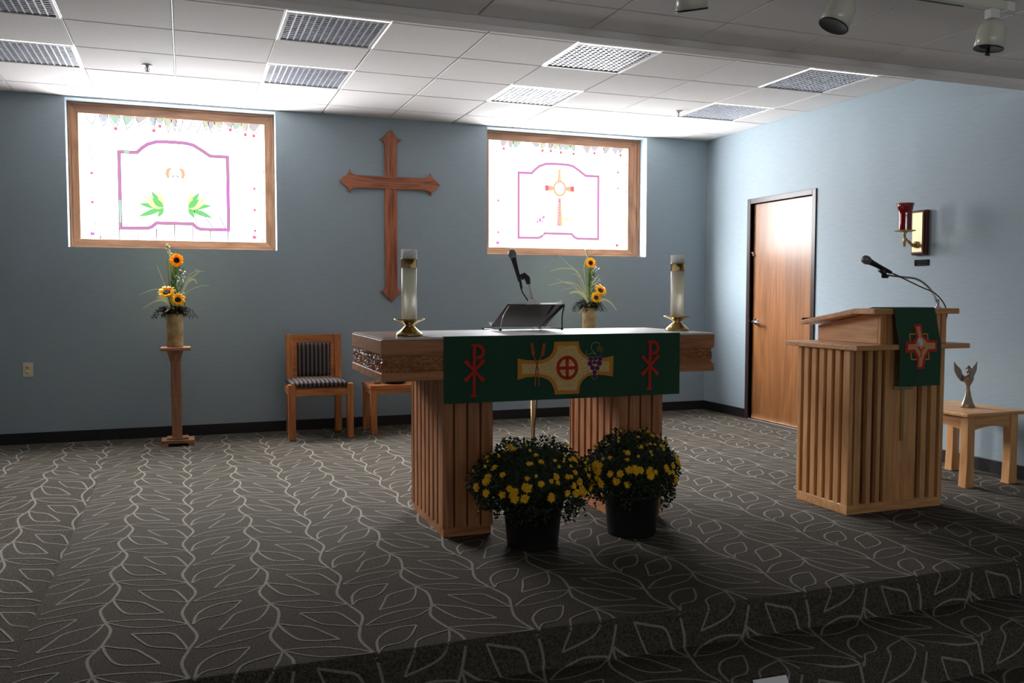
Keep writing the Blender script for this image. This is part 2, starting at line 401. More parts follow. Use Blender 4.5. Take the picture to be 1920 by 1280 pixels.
# ------------------------------------------------------------------ windows
SKY = bpy.data.materials.new('clear_pane'); SKY.use_nodes = True
_n = SKY.node_tree.nodes; _n.remove(_n['Principled BSDF']); _t = _n.new('ShaderNodeBsdfTransparent'); _t.inputs[0].default_value = (.96, .95, .96, 1)
SKY.node_tree.links.new(_t.outputs[0], _n['Material Output'].inputs[0])
def glow(name, col, s=1.0): return emis(name, col, s)  # coloured panes emit their tint, standing in for daylight through the glass
GP = [glow('purple_pane', (206, 138, 184)), glow('leaf_pane', (120, 205, 120), 1.1), glow('yellow_pane', (238, 240, 170), 1.2), glow('red_pane', (240, 110, 130)),
      glow('blue_pane', (170, 175, 230)), glow('orange_pane', (250, 180, 140), 1.1), glow('grey_pane', (205, 200, 205)), mat('lead', (60, 40, 60), .6), glow('magenta_pane', (225, 120, 220)), glow('pale_olive_pane', (214, 218, 190)), glow('pale_blue_pane', (200, 206, 226)), glow('pale_green_pane', (190, 218, 200))]
PUR, LEA, YEL, REDP, BLU, ORG, GRY, LEAD, MAG = range(1, 10)
FD = .15
def window(idx, x0, x1, gx0, gx1, art):
    cx = (x0+x1)/2; z0, z1 = 1.69, 2.735
    root = thing('window_%d' % idx, (cx, FD, WZ0), kind='structure')
    m = MB()
    # mitred frame: left, right, bottom, top with an inner lip
    ox0, ox1, oz0, oz1 = x0+.002, x1-.002, WZ0+.001, WZ1-.001
    if idx == 1: ox1 = x1-.002; ox0 = x0+.002
    L = [(ox0, oz0), (ox1, oz0), (ox1, oz1), (ox0, oz1)]; I = [(gx0, z0), (gx1, z0), (gx1, z1), (gx0, z1)]
    for i in range(4):
        j = (i+1) % 4
        a, b_, c2, d = L[i], L[j], I[j], I[i]
        m.prism([(a[0], FD-.0, a[1]), (b_[0], FD, b_[1]), (c2[0], FD, c2[1]), (d[0], FD, d[1])], (0, .06, 0), 1 if i % 2 else 0)
        mid = lambda p, q, t: (p[0]+(q[0]-p[0])*t, p[1]+(q[1]-p[1])*t)
        a2, b2, c3, d3 = mid(a, d, .0), mid(b_, c2, .0), mid(b_, c2, .22), mid(a, d, .22)
        m.prism([(a2[0], FD-.012, a2[1]), (b2[0], FD-.012, b2[1]), (c3[0], FD-.012, c3[1]), (d3[0], FD-.012, d3[1])], (0, .012, 0), 1 if i % 2 else 0)
    obj('window_frame', m, [FRX, FRZ], root, bevel=.003)
    g = MB(); yy = FD+.03
    g.add([(gx0, yy, z0), (gx1, yy, z0), (gx1, yy, z1), (gx0, yy, z1)], [(0, 1, 2, 3)], 0)
    def poly(pts, mi, dy=.004): g.add([(p[0], yy-dy, p[1]) for p in pts], [tuple(range(len(pts)))], mi)
    def line(pts, wd, mi, dy=.006): g.strip([(p[0], yy-dy, p[1]) for p in pts], [v*1.5 for v in wd] if isinstance(wd, list) else (wd*1.25 if wd < .01 else wd), (0, -1, 0), 0, mi)
    if art: art(g, poly, line, gx0, gx1, z0, z1, (gx0+gx1)/2)
    obj('stained_glass', g, [SKY]+GP, root)
    ld = bpy.data.lights.new('window_portal', 'AREA'); ld.shape = 'RECTANGLE'; ld.size = gx1-gx0; ld.size_y = z1-z0; ld.cycles.is_portal = True
    lo = bpy.data.objects.new('window_portal', ld); C.objects.link(lo); lo.parent = root; lo.location = Vector(((gx0+gx1)/2, yy+.02, (z0+z1)/2))-root.location; lo.rotation_euler = (-PI/2, 0, 0)
    return root
rnd = random.Random(3)
def leafpoly(poly, x, z, ang, L, W, mi, dy=.004):
    ca, sa = math.cos(ang), math.sin(ang); pts = []
    for t, w_ in ((0, .0), (.25, .8), (.5, 1), (.75, .7), (1, 0), (.75, -.5), (.5, -.8), (.25, -.7)):
        a, b_ = t*L, w_*W/2; pts.append((x+a*ca-b_*sa, z+a*sa+b_*ca))
    poly(pts, mi, dy)
def border(g, poly, line, gx0, gx1, z0, z1, cx, cf):
    # mauve cartouche round the middle picture
    A = [(-.445, 2.435), (-.305, 2.435), (-.265, 2.475), (-.22, 2.51), (-.15, 2.535), (-.06, 2.54), (.0, 2.54), (.09, 2.538), (.15, 2.525), (.21, 2.49), (.29, 2.437), (.435, 2.437)]
    Bt = [(.435, 1.795), (.2, 1.795), (.165, 1.81), (.135, 1.84), (-.16, 1.84), (-.195, 1.808), (-.23, 1.793), (-.445, 1.79)]
    loop = [(cx+p[0], p[1]) for p in A+Bt]; loop.append(loop[0])
    for i in range(len(loop)-1):
        a = Vector((loop[i][0], 0, loop[i][1])); b_ = Vector((loop[i+1][0], 0, loop[i+1][1])); d = (b_-a).normalized()
        p0, p1 = a-d*.008, b_+d*.008
        line([(p0.x, p0.z), (p1.x, p1.z)], .019, PUR, .006+.0001*i)
        line([(p0.x, p0.z), (p1.x, p1.z)], .026, LEAD if cf else GRY, .005)
    for i in range(len(loop)-1):
        if rnd.random() < .5:
            a, b_ = loop[i], loop[i+1]; t = rnd.random()*.5; mid = lambda t: (a[0]+(b_[0]-a[0])*t, a[1]+(b_[1]-a[1])*t)
            line([mid(t), mid(t+.3)], .018, 12 if rnd.random() < .4 else MAG, .009)
    # top fringe of foliage panes
    x = gx0+.05
    while x < gx1-.06:
        wv = rnd.uniform(.04, .09); h = rnd.uniform(.06, .12)
        mi = rnd.choice([GRY, GRY, 10, 11, 12, 0, 0])
        xm = x+wv*rnd.uniform(.3, .7)
        if mi: poly([(x, z1), (x+wv, z1), (xm+.01, z1-h*.6), (xm-.01, z1-h*.62)], mi)
        line([(x, z1), (x+wv*.2, z1-h*.5), (xm, z1-h)], .0035, LEAD)
        line([(x+wv, z1), (x+wv*.85, z1-h*.5), (xm, z1-h)], .0035, LEAD)
        if rnd.random() < .35:
            poly([(xm-.012, z1-h-.01), (xm+.012, z1-h-.01), (xm+.012, z1-h+.014), (xm-.012, z1-h+.014)], REDP, .008)
        x += wv*rnd.uniform(.8, 1.3)
    # faint scribbled vines down the two sides
    for sx in (-1, 1):
        xx = cx+sx*(.66); z = 2.5
        pv = (xx, z)
        while z > 1.8:
            a = pv; b_ = (xx+rnd.uniform(-.03, .03), z-rnd.uniform(.05, .1)); pv = b_ if rnd.random() < .7 else (b_[0], b_[1]-.04)
            line([a, ((a[0]+b_[0])/2+rnd.uniform(-.012, .012), (a[1]+b_[1])/2), b_], .003, rnd.choice([LEAD, BLU, GRY]))
            if rnd.random() < .25: poly([(xx-.01, z), (xx+.012, z), (xx+.008, z-.02), (xx-.008, z-.02)], REDP)
            z -= rnd.uniform(.05, .1)
        poly([(xx-.02, 1.75), (xx+.012, 1.745), (xx+.012, 1.725), (xx-.02, 1.72)], MAG if sx < 0 else REDP)
    z = z1-.14
    while z > 1.95:
        line([(gx1-rnd.uniform(.03, .06), z+rnd.uniform(-.03, .03)), (gx1, z)], .003, LEAD)
        if rnd.random() < .5: poly([(gx1-.02, z-.01), (gx1, z-.01), (gx1, z-.05)], rnd.choice([GRY, BLU, YEL]))
        z -= rnd.uniform(.07, .14)
    for q in range(7):
        xq = cx+rnd.uniform(-.55, .55); line([(xq, 2.61+rnd.uniform(-.02, .02)), (xq+.05, 2.60+rnd.uniform(-.02, .02))], .003, GRY)
def art1(g, poly, line, gx0, gx1, z0, z1, cx):
    border(g, poly, line, gx0, gx1, z0, z1, cx, True)
    for q in range(1, 11):
        xq = gx0+.0+q*.1475
        if xq < gx1-.02 and q > 0: line([(xq, z0), (xq, 1.79 if abs(xq-cx) < .46 and not abs(xq-cx) < .16 else (1.84 if abs(xq-cx) < .16 else 1.72))], .005, LEAD if q % 3 else PUR)
    for z in (1.90, 2.01): line([(cx+.435, z), (cx+.585, z)], .004, ORG); 
    line([(cx+.585, 1.78), (cx+.585, 2.02)], .004, ORG); line([(cx+.435, 1.79), (cx+.585, 1.785)], .003, GRY)
    for xq in (-.3, -.15, 0, .14, .29): line([(cx+xq, 2.72), (cx+xq, 2.56 if abs(xq) < .2 else 2.46)], .0035, GRY)
    # chalice mark: two orange arcs and small violet panes
    for sx in (-1, 1):
        line([(cx+sx*(.035), 2.315), (cx+sx*.058, 2.30), (cx+sx*.066, 2.265), (cx+sx*.056, 2.23)], [.010, .019, .020, .013], ORG)
        poly([(cx+sx*.01, 2.255), (cx+sx*.028, 2.252), (cx+sx*.026, 2.236), (cx+sx*.012, 2.24)], BLU)
        line([(cx+sx*.02, 2.295), (cx+sx*.032, 2.285)], .005, BLU)
    # lilies' leaves either side
    for sx in (-1, 1):
        bx, bz = cx+sx*.10, 1.975
        for k, (ang, L, W) in enumerate([(8, .2, .05), (-22, .22, .05), (32, .19, .055), (55, .17, .05), (75, .15, .045), (-60, .1, .04), (15, .13, .06), (42, .12, .06)]):
            a = math.radians(ang); a = a if sx > 0 else PI-a
            leafpoly(poly, bx, bz, a, L, W, [LEA, LEA, YEL, LEA, YEL, LEA, YEL, LEA][k], .0045+.0004*k)
    line([(cx+.22, 1.93), (cx+.31, 1.80)], .006, BLU); line([(cx+.36, 1.91), (cx+.41, 1.80)], .004, LEAD)
    line([(cx+.15, 1.96), (cx+.165, 1.83)], .0035, LEAD)
def art2(g, poly, line, gx0, gx1, z0, z1, cx):
    border(g, poly, line, gx0, gx1, z0, z1, cx, False)
    line([(cx, 2.49), (cx, 2.36)], [.012, .03], ORG); line([(cx, 2.20), (cx, 1.92)], [.02, .04], ORG)
    line([(cx, 2.19), (cx-.005, 1.92)], .009, MAG, .008); line([(cx+.008, 2.47), (cx+.004, 2.37)], .008, YEL, .008)
    for sx in (-1, 1):
        line([(cx+sx*.06, 2.295), (cx+sx*.15, 2.295)], [.02, .045], ORG); line([(cx+sx*.12, 2.297), (cx+sx*.16, 2.295)], [.02, .04], REDP, .008)
    ring = [(cx+.062*math.cos(a), 2.295+.07*math.sin(a)) for a in [2*PI*i/24 for i in range(25)]]
    line(ring, .020, ORG, .009)
    for q in range(9): line([(cx-.02+.01*math.sin(q), 2.15-q*.025), (cx+.012, 2.135-q*.025)], .004, YEL, .009)
    for q in range(16):
        a, b_ = rnd.uniform(-.04, .04), rnd.uniform(-.03, .03)
        xx, zz = cx-.2+a+b_*.6, 1.975+b_+a*.4
        poly([(xx+.009*math.cos(t), zz+.009*math.sin(t)) for t in [PI/3*i for i in range(6)]], MAG, .004+.0003*q)
    leafpoly(poly, cx+.03, 2.0, -.3, .1, .04, YEL); leafpoly(poly, cx+.13, 1.985, .2, .05, .02, YEL); line([(cx+.03, 2.04), (cx+.1, 2.035)], .004, GRY)
w1 = window(1, -.89, .775, -.81, .692, art1)
w2 = window(2, 2.745, 4.479, 2.815, 4.345, art2)

for idx, (x0, x1) in ((3, RW[0]), (4, RW[1])):      # unseen windows added in the rear wall as fill light on camera-facing surfaces
    root = thing('window_%d' % idx, ((x0+x1)/2, YB-.06, RZ0), kind='structure')
    m = MB(); a = .05
    m.box(x0, x1, YB-.09, YB-.03, RZ0, RZ0+a); m.box(x0, x1, YB-.09, YB-.03, RZ1-a, RZ1); m.box(x0, x0+a, YB-.09, YB-.03, RZ0+a, RZ1-a); m.box(x1-a, x1, YB-.09, YB-.03, RZ0+a, RZ1-a)
    m.box((x0+x1)/2-.02, (x0+x1)/2+.02, YB-.09, YB-.03, RZ0+a, RZ1-a); obj('window_frame', m, FRX, root, bevel=.003)
    m = MB(); m.add([(x0+a, YB-.06, RZ0+a), (x1-a, YB-.06, RZ0+a), (x1-a, YB-.06, RZ1-a), (x0+a, YB-.06, RZ1-a)], [(0, 1, 2, 3)]); obj('window_glass', m, SKY, root)
    ld = bpy.data.lights.new('window_portal', 'AREA'); ld.shape = 'RECTANGLE'; ld.size = x1-x0; ld.size_y = RZ1-RZ0; ld.cycles.is_portal = True
    lo = bpy.data.objects.new('window_portal', ld); C.objects.link(lo); lo.parent = root; lo.location = Vector(((x0+x1)/2, YB-.10, (RZ0+RZ1)/2))-root.location; lo.rotation_euler = (PI/2, 0, 0)
# ------------------------------------------------------------------ door
root = thing('door_1', (R, (DY0+DY1)/2, 0), kind='structure')
m = MB(); e = .05
for (a, b_) in ((DY0-.0, DY0+e), (DY1-e, DY1)): m.box(R-.012, R+.11, a, b_, 0, DZ+e)
m.box(R-.012, R+.11, DY1, DY0, DZ, DZ+e)
m.box(R+.075, R+.11, DY0-.015, DY0, 0, DZ); m.box(R+.075, R+.11, DY1, DY1+.015, 0, DZ); m.box(R+.075, R+.11, DY1, DY0, DZ-.015, DZ)
obj('door_frame', m, METALFR, root, bevel=.003)
m = MB(); m.box(R+.03, R+.073, DY1+.003, DY0-.003, .008, DZ-.004); lf = obj('door_panel', m, DOORM, root, bevel=.002)
m = MB(); hx = R+.03; hy = DY0-.07
m.lathe([(.0, 0), (.032, 0), (.032, .006), (.012, .012), (.012, .05), (0, .05)], (hx, hy, .96), 20, axis=(-1, 0, 0))
m.tube([(hx-.048, hy+.004, .96), (hx-.052, hy-.05, .957), (hx-.047, hy-.115, .952)], [.011, .010, .008], 10)
obj('door_handle', m, CHROME, lf)
m = MB(); m.lathe([(0, 0), (.014, 0), (.014, .012), (.008, .02), (0, .02)], (R+.02, DY0-.001, 1.63), 12, axis=(0, -1, 0)); m.box(R+.008, R+.032, DY0-.03, DY0, 1.60, 1.625)
obj('door_hook', m, CHROME, root)

# ================================================================== CEILING FIXTURES
def make_light(k, j, label):
    x0, x1 = CX0+k*T+.006, CX0+(k+1)*T-.006; y1, y0 = -(CR0+j*T)-.006, -(CR0+(j+1)*T)+.006
    root = thing('ceiling_light', ((x0+x1)/2, (y0+y1)/2, H), label, 'light', 'louvered ceiling lights')
    m = MB(); f = .02
    m.box(x0, x1, y0, y0+f, H-.004, H+.03); m.box(x0, x1, y1-f, y1, H-.004, H+.03)
    m.box(x0, x0+f, y0+f, y1-f, H-.004, H+.03); m.box(x1-f, x1, y0+f, y1-f, H-.004, H+.03)
    obj('frame', m, LFRAME, root, bevel=.002)
    m = MB(); m.box(x0+.002, x1-.002, y0+.002, y1-.002, H+.09, H+.098); m.box(x0, x0+.004, y0, y1, H+.03, H+.098); m.box(x1-.004, x1, y0, y1, H+.03, H+.098)
    m.box(x0, x1, y0, y0+.004, H+.03, H+.098); m.box(x0, x1, y1-.004, y1, H+.03, H+.098)
    obj('housing', m, DIFF, root)
    m = MB(); n = 14
    for i in range(1, n):
        x = x0+f+(x1-x0-2*f)*i/n; m.prism([(x-.002, y0+f, H+.024), (x+.002, y0+f, H+.024), (x+.0045, y0+f, H+.002), (x-.0045, y0+f, H+.002)], (0, y1-y0-2*f, 0))
        y = y0+f+(y1-y0-2*f)*i/n; m.prism([(x0+f, y-.002, H+.024), (x0+f, y+.002, H+.024), (x0+f, y+.0035, H+.0025), (x0+f, y-.0035, H+.0025)], (x1-x0-2*f, 0, 0))
    obj('louver', m, LOUV, root)
    return root
L0 = make_light(0, 0, 'louvered ceiling light at the far left, nearer the back wall')
pos = {(0, 2): 'louvered ceiling light cut off by the top left corner of the photo', (3, 0): 'louvered ceiling light between the left window and the wooden cross, nearer the back wall',
       (3, 2): 'louvered ceiling light in the upper middle left, up against the white ceiling beam',
       (6, 0): 'louvered ceiling light just above the right stained glass window', (6, 2): 'bright louvered ceiling light in front of the right window, up against the beam',
       (9, 0): 'louvered ceiling light in the far right corner beside the sprinkler', (9, 2): 'louvered ceiling light nearest the right wall, up against the beam'}
for (k, j), lab in pos.items():
    copy_tree(L0, L0.location+Vector((k*T, -j*T, 0)), label=lab)
for k in (-6, -3):
    for j in (0, 2): copy_tree(L0, L0.location+Vector((k*T, -j*T, 0)), label='louvered ceiling light over the left part of the room, outside the photo')
# sprinklers
def sprinkler(x, y, label):
    root = thing('sprinkler_head', (x, y, H), label, 'sprinkler', 'fire sprinklers')
    m = MB(); m.lathe([(0, -.006), (.03, -.006), (.036, 0), (0, 0)], (x, y, H), 24); obj('escutcheon', m, LFRAME, root)
    m = MB(); m.lathe([(0, -.045), (.004, -.045), (.006, -.02), (.01, -.006), (0, -.006)], (x, y, H), 12)
    m.lathe([(0, -.052), (.02, -.05), (.02, -.047), (0, -.045)], (x, y, H), 12); m.tube([(x-.01, y, H-.006), (x-.014, y, H-.03), (x, y, H-.046)], .002, 6); m.tube([(x+.01, y, H-.006), (x+.014, y, H-.03), (x, y, H-.046)], .002, 6)
    obj('deflector', m, STEEL, root)
sprinkler(-.22, -1.265, 'small fire sprinkler in the ceiling in front of the left window')
sprinkler(4.107, -1.23, 'small fire sprinkler in the ceiling near the right wall')
# track with spotlights
TY, TZ = -4.93, ZN-.002
root = thing('light_track', (2.4, TY, ZN), 'cream light track along the low front ceiling holding three spotlights', 'light track')
m = MB(); m.box(1.2, 3.63, TY-.018, TY+.018, ZN-.04, TZ+.002); obj('rail', m, SPOT, root, bevel=.003)
m = MB(); m.box(1.22, 3.40, TY+.0185, TY+.0215, ZN-.042, ZN-.036); obj('conductor_slot', m, BLACK, root)
m = MB(); m.box(3.63, 3.68, TY-.02, TY+.02, ZN-.042, TZ+.002); obj('end_cap', m, LFRAME, root, bevel=.003)
def spot(x, axis, label, extra):
    root = thing('spotlight', (x, TY, ZN-.04), label, 'spotlight', 'track spotlights')
    m = MB(); m.box(x-.028, x+.028, TY-.02, TY+.02, ZN-.085, ZN-.041); obj('mount', m, LFRAME, root, bevel=.004)
    m = MB(); m.tube([(x, TY, ZN-.085), (x+.003, TY, ZN-.115)], .009, 10); obj('stem', m, BRASS, root)
    A = Vector(axis).normalized(); c = Vector((x+.01, TY, ZN-.095))
    m = MB(); m.lathe([(0, -.01), (.03, -.005), (.050, .015), (.060, .04), (.062, .08), (.064, .125), (.0625, .125), (.055, .05), (0, .04)], c, 32, axis=A); b_ = obj('shade', m, SPOT, root)
    m = MB(); m.lathe([(.0645, .123), (.0665, .126), (.0645, .130), (.060, .127)], c, 32, axis=A); obj('rim', m, BLACK, b_)
    if extra:
        m = MB(); p = c+A*.125
        m.tube([p-A*.02, p+A*.02, p+A*.032], [.008, .008, .014], 10); m.tube([p-Vector((.055, 0, 0)), p+Vector((.055, 0, 0))], .004, 6); obj('bulb_socket', m, BLACK, root)
spot(3.56, (-.12, .1, -1), 'cream track spotlight at the far right, near the end of the track', True)
spot(2.70, (-.42, .1, -.9), 'cream track spotlight tilted left, second from the right end of the track', False)
spot(1.92, (.2, .2, -.9), 'cream track spotlight cut off by the top of the photo, leftmost in view', False)

# ================================================================== ALTAR
AX0, AX1, AY0, AY1, AZ0, AZ1 = .872, 2.728, -3.93, -3.15, .808, 1.008
alt = thing('altar', ((AX0+AX1)/2, (AY0+AY1)/2, 0), 'large oak altar table on two slatted pedestals in the middle of the platform', 'altar')
FZ0, FZ1 = .848, .938
m = MB(); m.box(AX0, AX1, AY0, AY1, FZ1, AZ1, 0); m.box(AX0, AX1, AY0, AY1, AZ0, FZ0, 0); m.box(AX0+.012, AX1-.012, AY0+.012, AY1-.012, FZ0-.001, FZ1+.001, 1)
obj('table_slab', m, [OAKX, OAKY], alt, bevel=.003)
def carve(name, P0, du, n, up, out, L, hgt, seed):
    """carved foliage frieze: scrolls, grapes and leaves standing out of a band"""
    rr = random.Random(seed); m = MB(); P0 = Vector(P0); du = Vector(du); up = Vector(up); out = Vector(out)
    k = int(L/.012)
    for i in range(k):
        u = (i+.5)/k*L
        for q in range(5):
            v = (q+.5)/5*hgt+rr.uniform(-.006, .006); r = rr.uniform(.005, .010)
            c = P0+du*u+up*v+out*rr.uniform(-.002, .004)
            pts = [c+du*(math.cos(a)*r*rr.uniform(.6, 1.2))+up*(math.sin(a)*r*rr.uniform(.7, 1.4)) for a in [2*PI*t/6 for t in range(6)]]
            m.add(pts+[c+out*r*1.1], [(t, (t+1) % 6, 6) for t in range(6)], 0)
    # wavy stem
    m.tube([P0+du*(L*t/40)+up*(hgt*(.5+.3*math.sin(t*1.1)))+out*.005 for t in range(41)], .0035, 6)
    m.strip([P0+up*(hgt-.002)+out*.001, P0+du*L+up*(hgt-.002)+out*.001], .006, out, .006); m.strip([P0+up*.002+out*.001, P0+du*L+up*.002+out*.001], .005, out, .006)
    return obj(name, m, n, alt)
carve('carved_frieze', (AX0+.012, AY0+.012, FZ0), (1, 0, 0), OAKX, (0, 0, 1), (0, -1, 0), AX1-AX0-.024, FZ1-FZ0, 1)
carve('carved_frieze', (AX0+.012, AY1-.012, FZ0), (0, -1, 0), OAKY, (0, 0, 1), (-1, 0, 0), AY1-AY0-.024, FZ1-FZ0, 2)
carve('carved_frieze', (AX1-.012, AY1-.012, FZ0), (0, -1, 0), OAKY, (0, 0, 1), (1, 0, 0), AY1-AY0-.024, FZ1-FZ0, 3)
m = MB(); m.box(AX0+.004, AX1-.004, AY0-.002, AY1-.004, AZ1, AZ1+.008, 0)
tp = obj('glass_top', m, EDGEW, alt, bevel=.002); 
m = MB(); m.box(AX0+.012, 1.12, AY0+.004, AY1-.01, AZ1+.008, AZ1+.0092); obj('bare_top', m, TOPW, alt)  # bare wood end, its tone also stands in for the dark wall's reflection
ATOP = AZ1+.0104
m = MB(); m.box(1.122, AX1-.008, AY0+.0005, AY1-.006, AZ1+.0085, ATOP)
o = obj('altar_linen', m, LINEN, loc=(1.9, -3.5, AZ1+.0085)); tag(o, 'white altar linen spread over the top of the oak altar', 'altar cloth')
# pedestals
def slats(m, P0, du, dn, L, z0, z1, spec):
    """spec: list of (gap, width, proud)"""
    P0 = Vector(P0); du = Vector(du); dn = Vector(dn); u = 0
    for gap, wd, proud in spec:
        u += gap
        a = P0+du*u; b_ = P0+du*(u+wd)
        m.prism([(a.x, a.y, z0), (b_.x, b_.y, z0), (b_.x+dn.x*proud, b_.y+dn.y*proud, z0), (a.x+dn.x*proud, a.y+dn.y*proud, z0)], (0, 0, z1-z0))
        u += wd
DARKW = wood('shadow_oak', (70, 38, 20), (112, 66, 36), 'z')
def pedestal(x0, x1):
    y0, y1 = -3.85, -3.20; t = .022
    ped = thing('pedestal', (0, 0, 0)); ped.parent = alt; ped.location = Vector(((x0+x1)/2, (y0+y1)/2, 0))-alt.location
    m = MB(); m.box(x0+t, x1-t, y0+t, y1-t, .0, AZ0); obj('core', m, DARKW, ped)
    m = MB(); m.box(x0+.004, x1-.004, y0+.004, y1-.004, .0, .05); obj('plinth', m, OAKX, ped, bevel=.003)
    wd = x1-x0
    for (P, du, dn, L, sp) in (((x0, y0+t, 0), (1, 0, 0), (0, -1, 0), wd, [(0, .055, t)]+[(.010, .060, t)]*2+[(.012, .06, t)]),
                               ((x0, y1-t, 0), (1, 0, 0), (0, 1, 0), wd, [(0, .055, t)]+[(.010, .060, t)]*2+[(.012, .06, t)]),
                               ((x0+t, y0+t, 0), (0, 1, 0), (-1, 0, 0), y1-y0, [(0, .060, t)]+[(.028, .055, t)]*6+[(.028, .036, t)]),
                               ((x1-t, y0+t, 0), (0, 1, 0), (1, 0, 0), y1-y0, [(0, .060, t)]+[(.028, .055, t)]*6+[(.028, .036, t)])):
        m = MB(); slats(m, P, du, dn, L, .045, AZ0, sp); obj('slat_panel', m, OAKZ, ped, bevel=.002)
pedestal(1.197, 1.459); pedestal(2.185, 2.447)

# green frontal
FY = AY0-.006
def fp(px, py, d=0): p = at(1, FY, px, py); return Vector((p.x, FY-d, p.z))
fro = thing('altar_frontal', (1.84, FY, .69), 'long green altar frontal with red Chi Rho signs hanging down the front of the altar', 'altar frontal')
m = MB()
X0, X1, ZB = 1.180, 2.505, .690
nx = 40
top = [(X0+(X1-X0)*i/nx) for i in range(nx+1)]
vs = []
zs = [ATOP+.003, AZ1-.01, .93, .85, .77, ZB]
for z in zs:
    for x in top: vs.append((x, FY-(.0015*math.sin(x*21)*(1.0-(z-ZB)/.33) if z < 1 else 0), z))
n1 = nx+1
fs = [(r*n1+i, r*n1+i+1, (r+1)*n1+i+1, (r+1)*n1+i) for r in range(len(zs)-1) for i in range(nx)]
m.add(vs, fs); m.add([(x, FY, ATOP+.003) for x in (X0, X1)]+[(x, FY+.02, ATOP+.003) for x in (X1, X0)], [(0, 1, 2, 3)])
cl = obj('cloth', m, GREEN, fro); sd = cl.modifiers.new('s', 'SOLIDIFY'); sd.thickness = .003
def bar(m, a, b_, w0, w1, d=.004, mi=0):
    m.strip([a, b_], [w0, w1], (0, -1, 0), .0025, mi)
def chirho(off):
    m = MB(); q = lambda x, y: Vector((fp(860+x/10.67, 640+y/10.67).x+off, FY-.003, fp(860+x/10.67, 640+y/10.67).z))
    sx = .0
    dn = lambda p, k: p+Vector((0, -.0004*k, 0))
    bar(m, q(310, 65), q(300, 1095), .017, .015)
    bar(m, dn(q(235, 1090), 1), dn(q(345, 1085), 1), .012, .012)
    bar(m, dn(q(235, 75), 2), dn(q(300, 75), 2), .010, .012)
    arc_ = [dn(p, 3) for p in smooth_path([q(300, 85), q(420, 90), q(485, 190), q(450, 300), q(350, 330)], 6)]; m.strip(arc_, [.011]+[.016]*(len(arc_)-2)+[.012], (0, -1, 0), .0026)
    for kk, (a, c2, b_) in enumerate(((q(125, 385), q(305, 590), q(490, 780)), (q(495, 370), q(305, 590), q(115, 790)))):
        a, c2, b_ = [dn(p, 4+kk) for p in (a, c2, b_)]
        m.strip([a, a.lerp(c2, .5), c2, b_.lerp(c2, .5), b_], [.022, .015, .014, .015, .023], (0, -1, 0), .0027)
    return obj('chi_rho_emblem', m, RED, fro)
chirho(0); chirho(fp(1218, 690).x-fp(889, 690).x)
q = lambda x, y, d=.003: fp(960+x/9.6, 640+y/9.6, d)
outer = [(95, 305), (260, 335), (430, 342), (560, 325), (660, 270), (725, 190), (748, 100), (757, 5), (1195, -2), (1205, 90), (1232, 160), (1290, 230), (1375, 285), (1500, 300), (1650, 292), (1820, 258), (1806, 628), (1640, 602), (1450, 598), (1340, 630), (1260, 705), (1215, 800), (1196, 935), (765, 952), (750, 850), (700, 745), (630, 680), (520, 640), (400, 632), (250, 642), (95, 690)]
inner = [(170, 395), (330, 408), (500, 405), (630, 365), (730, 295), (790, 210), (822, 80), (1150, 75), (1180, 180), (1250, 270), (1350, 330), (1500, 362), (1745, 352), (1735, 538), (1500, 538), (1380, 552), (1270, 620), (1190, 720), (1150, 868), (820, 880), (795, 770), (730, 670), (640, 610), (500, 575), (170, 582)]
m = MB(); m.prism([q(*p) for p in outer], (0, -.002, 0), 0); m.prism([q(p[0], p[1], .0045) for p in inner], (0, -.0012, 0), 1); obj('cross_emblem', m, [ORANGE, CREAM], fro)
m = MB(); c0 = (985, 472)
ring = [q(c0[0]+168*math.cos(a), c0[1]+190*math.sin(a), .006) for a in [2*PI*i/40 for i in range(41)]]
m.strip(ring, .0165, (0, -1, 0), .002); bar(m, q(985, 300, .0055), q(985, 645, .0055), .017, .017); bar(m, q(830, 478, .0065), q(1140, 470, .0065), .017, .017)
obj('ring_emblem', m, RED, fro)
m = MB()
for (bx, by, ex, ey) in ((475, 800, 350, 60), (405, 800, 560, 70)):
    mid = (440, 400)
    path = smooth_path([q(bx, by, .0065), q(mid[0]+(bx-440)*.2, mid[1]+40, .0065), q((440+ex)/2+(-25 if ex < 440 else 25), 240, .0065), q(ex, ey, .0065)], 6)
    m.strip(path, .006, (0, -1, 0), .0015, 0)
    for t in range(7):
        u = t/6; px_, py_ = ex+(-10+30*u if ex < 440 else 10-30*u), ey-20+u*190
        for s_ in (-1, 1):
            a = q(px_, py_+20, .007); b_ = q(px_+s_*30, py_-25, .007); m.strip([a, a.lerp(b_, .5), b_], [.003, .008, .002], (0, -1, 0), .0015, 0)
obj('wheat_emblem', m, [WHEAT], fro)
m = MB()
for (gx, gy, gr) in ((1410, 310, 40), (1490, 300, 36), (1575, 305, 42), (1395, 395, 45), (1475, 375, 34), (1560, 390, 48), (1440, 470, 42), (1525, 478, 40), (1478, 550, 40), (1473, 632, 42)):
    for rr_, mi, d in ((1.15, 1, .006), (1.0, 0, .0068)):
        m.add([q(gx+gr*rr_*math.cos(a), gy+gr*rr_*math.sin(a), d) for a in [2*PI*i/14 for i in range(14)]], [tuple(range(14))], mi)
m.strip(smooth_path([q(*p, .006) for p in ((1340, 165), (1320, 210), (1360, 238), (1430, 205), (1500, 225), (1430, 150), (1420, 70), (1490, 12), (1580, 50))], 6), .003, (0, -1, 0), .001, 2)
m.add([q(*p, .005) for p in ((1500, 120), (1560, 60), (1620, 100), (1640, 160), (1600, 215), (1560, 170), (1530, 190))], [tuple(range(7))], 3)
obj('grape_emblem', m, [PURPLE, PINK, VINEG, LEAFT], fro)

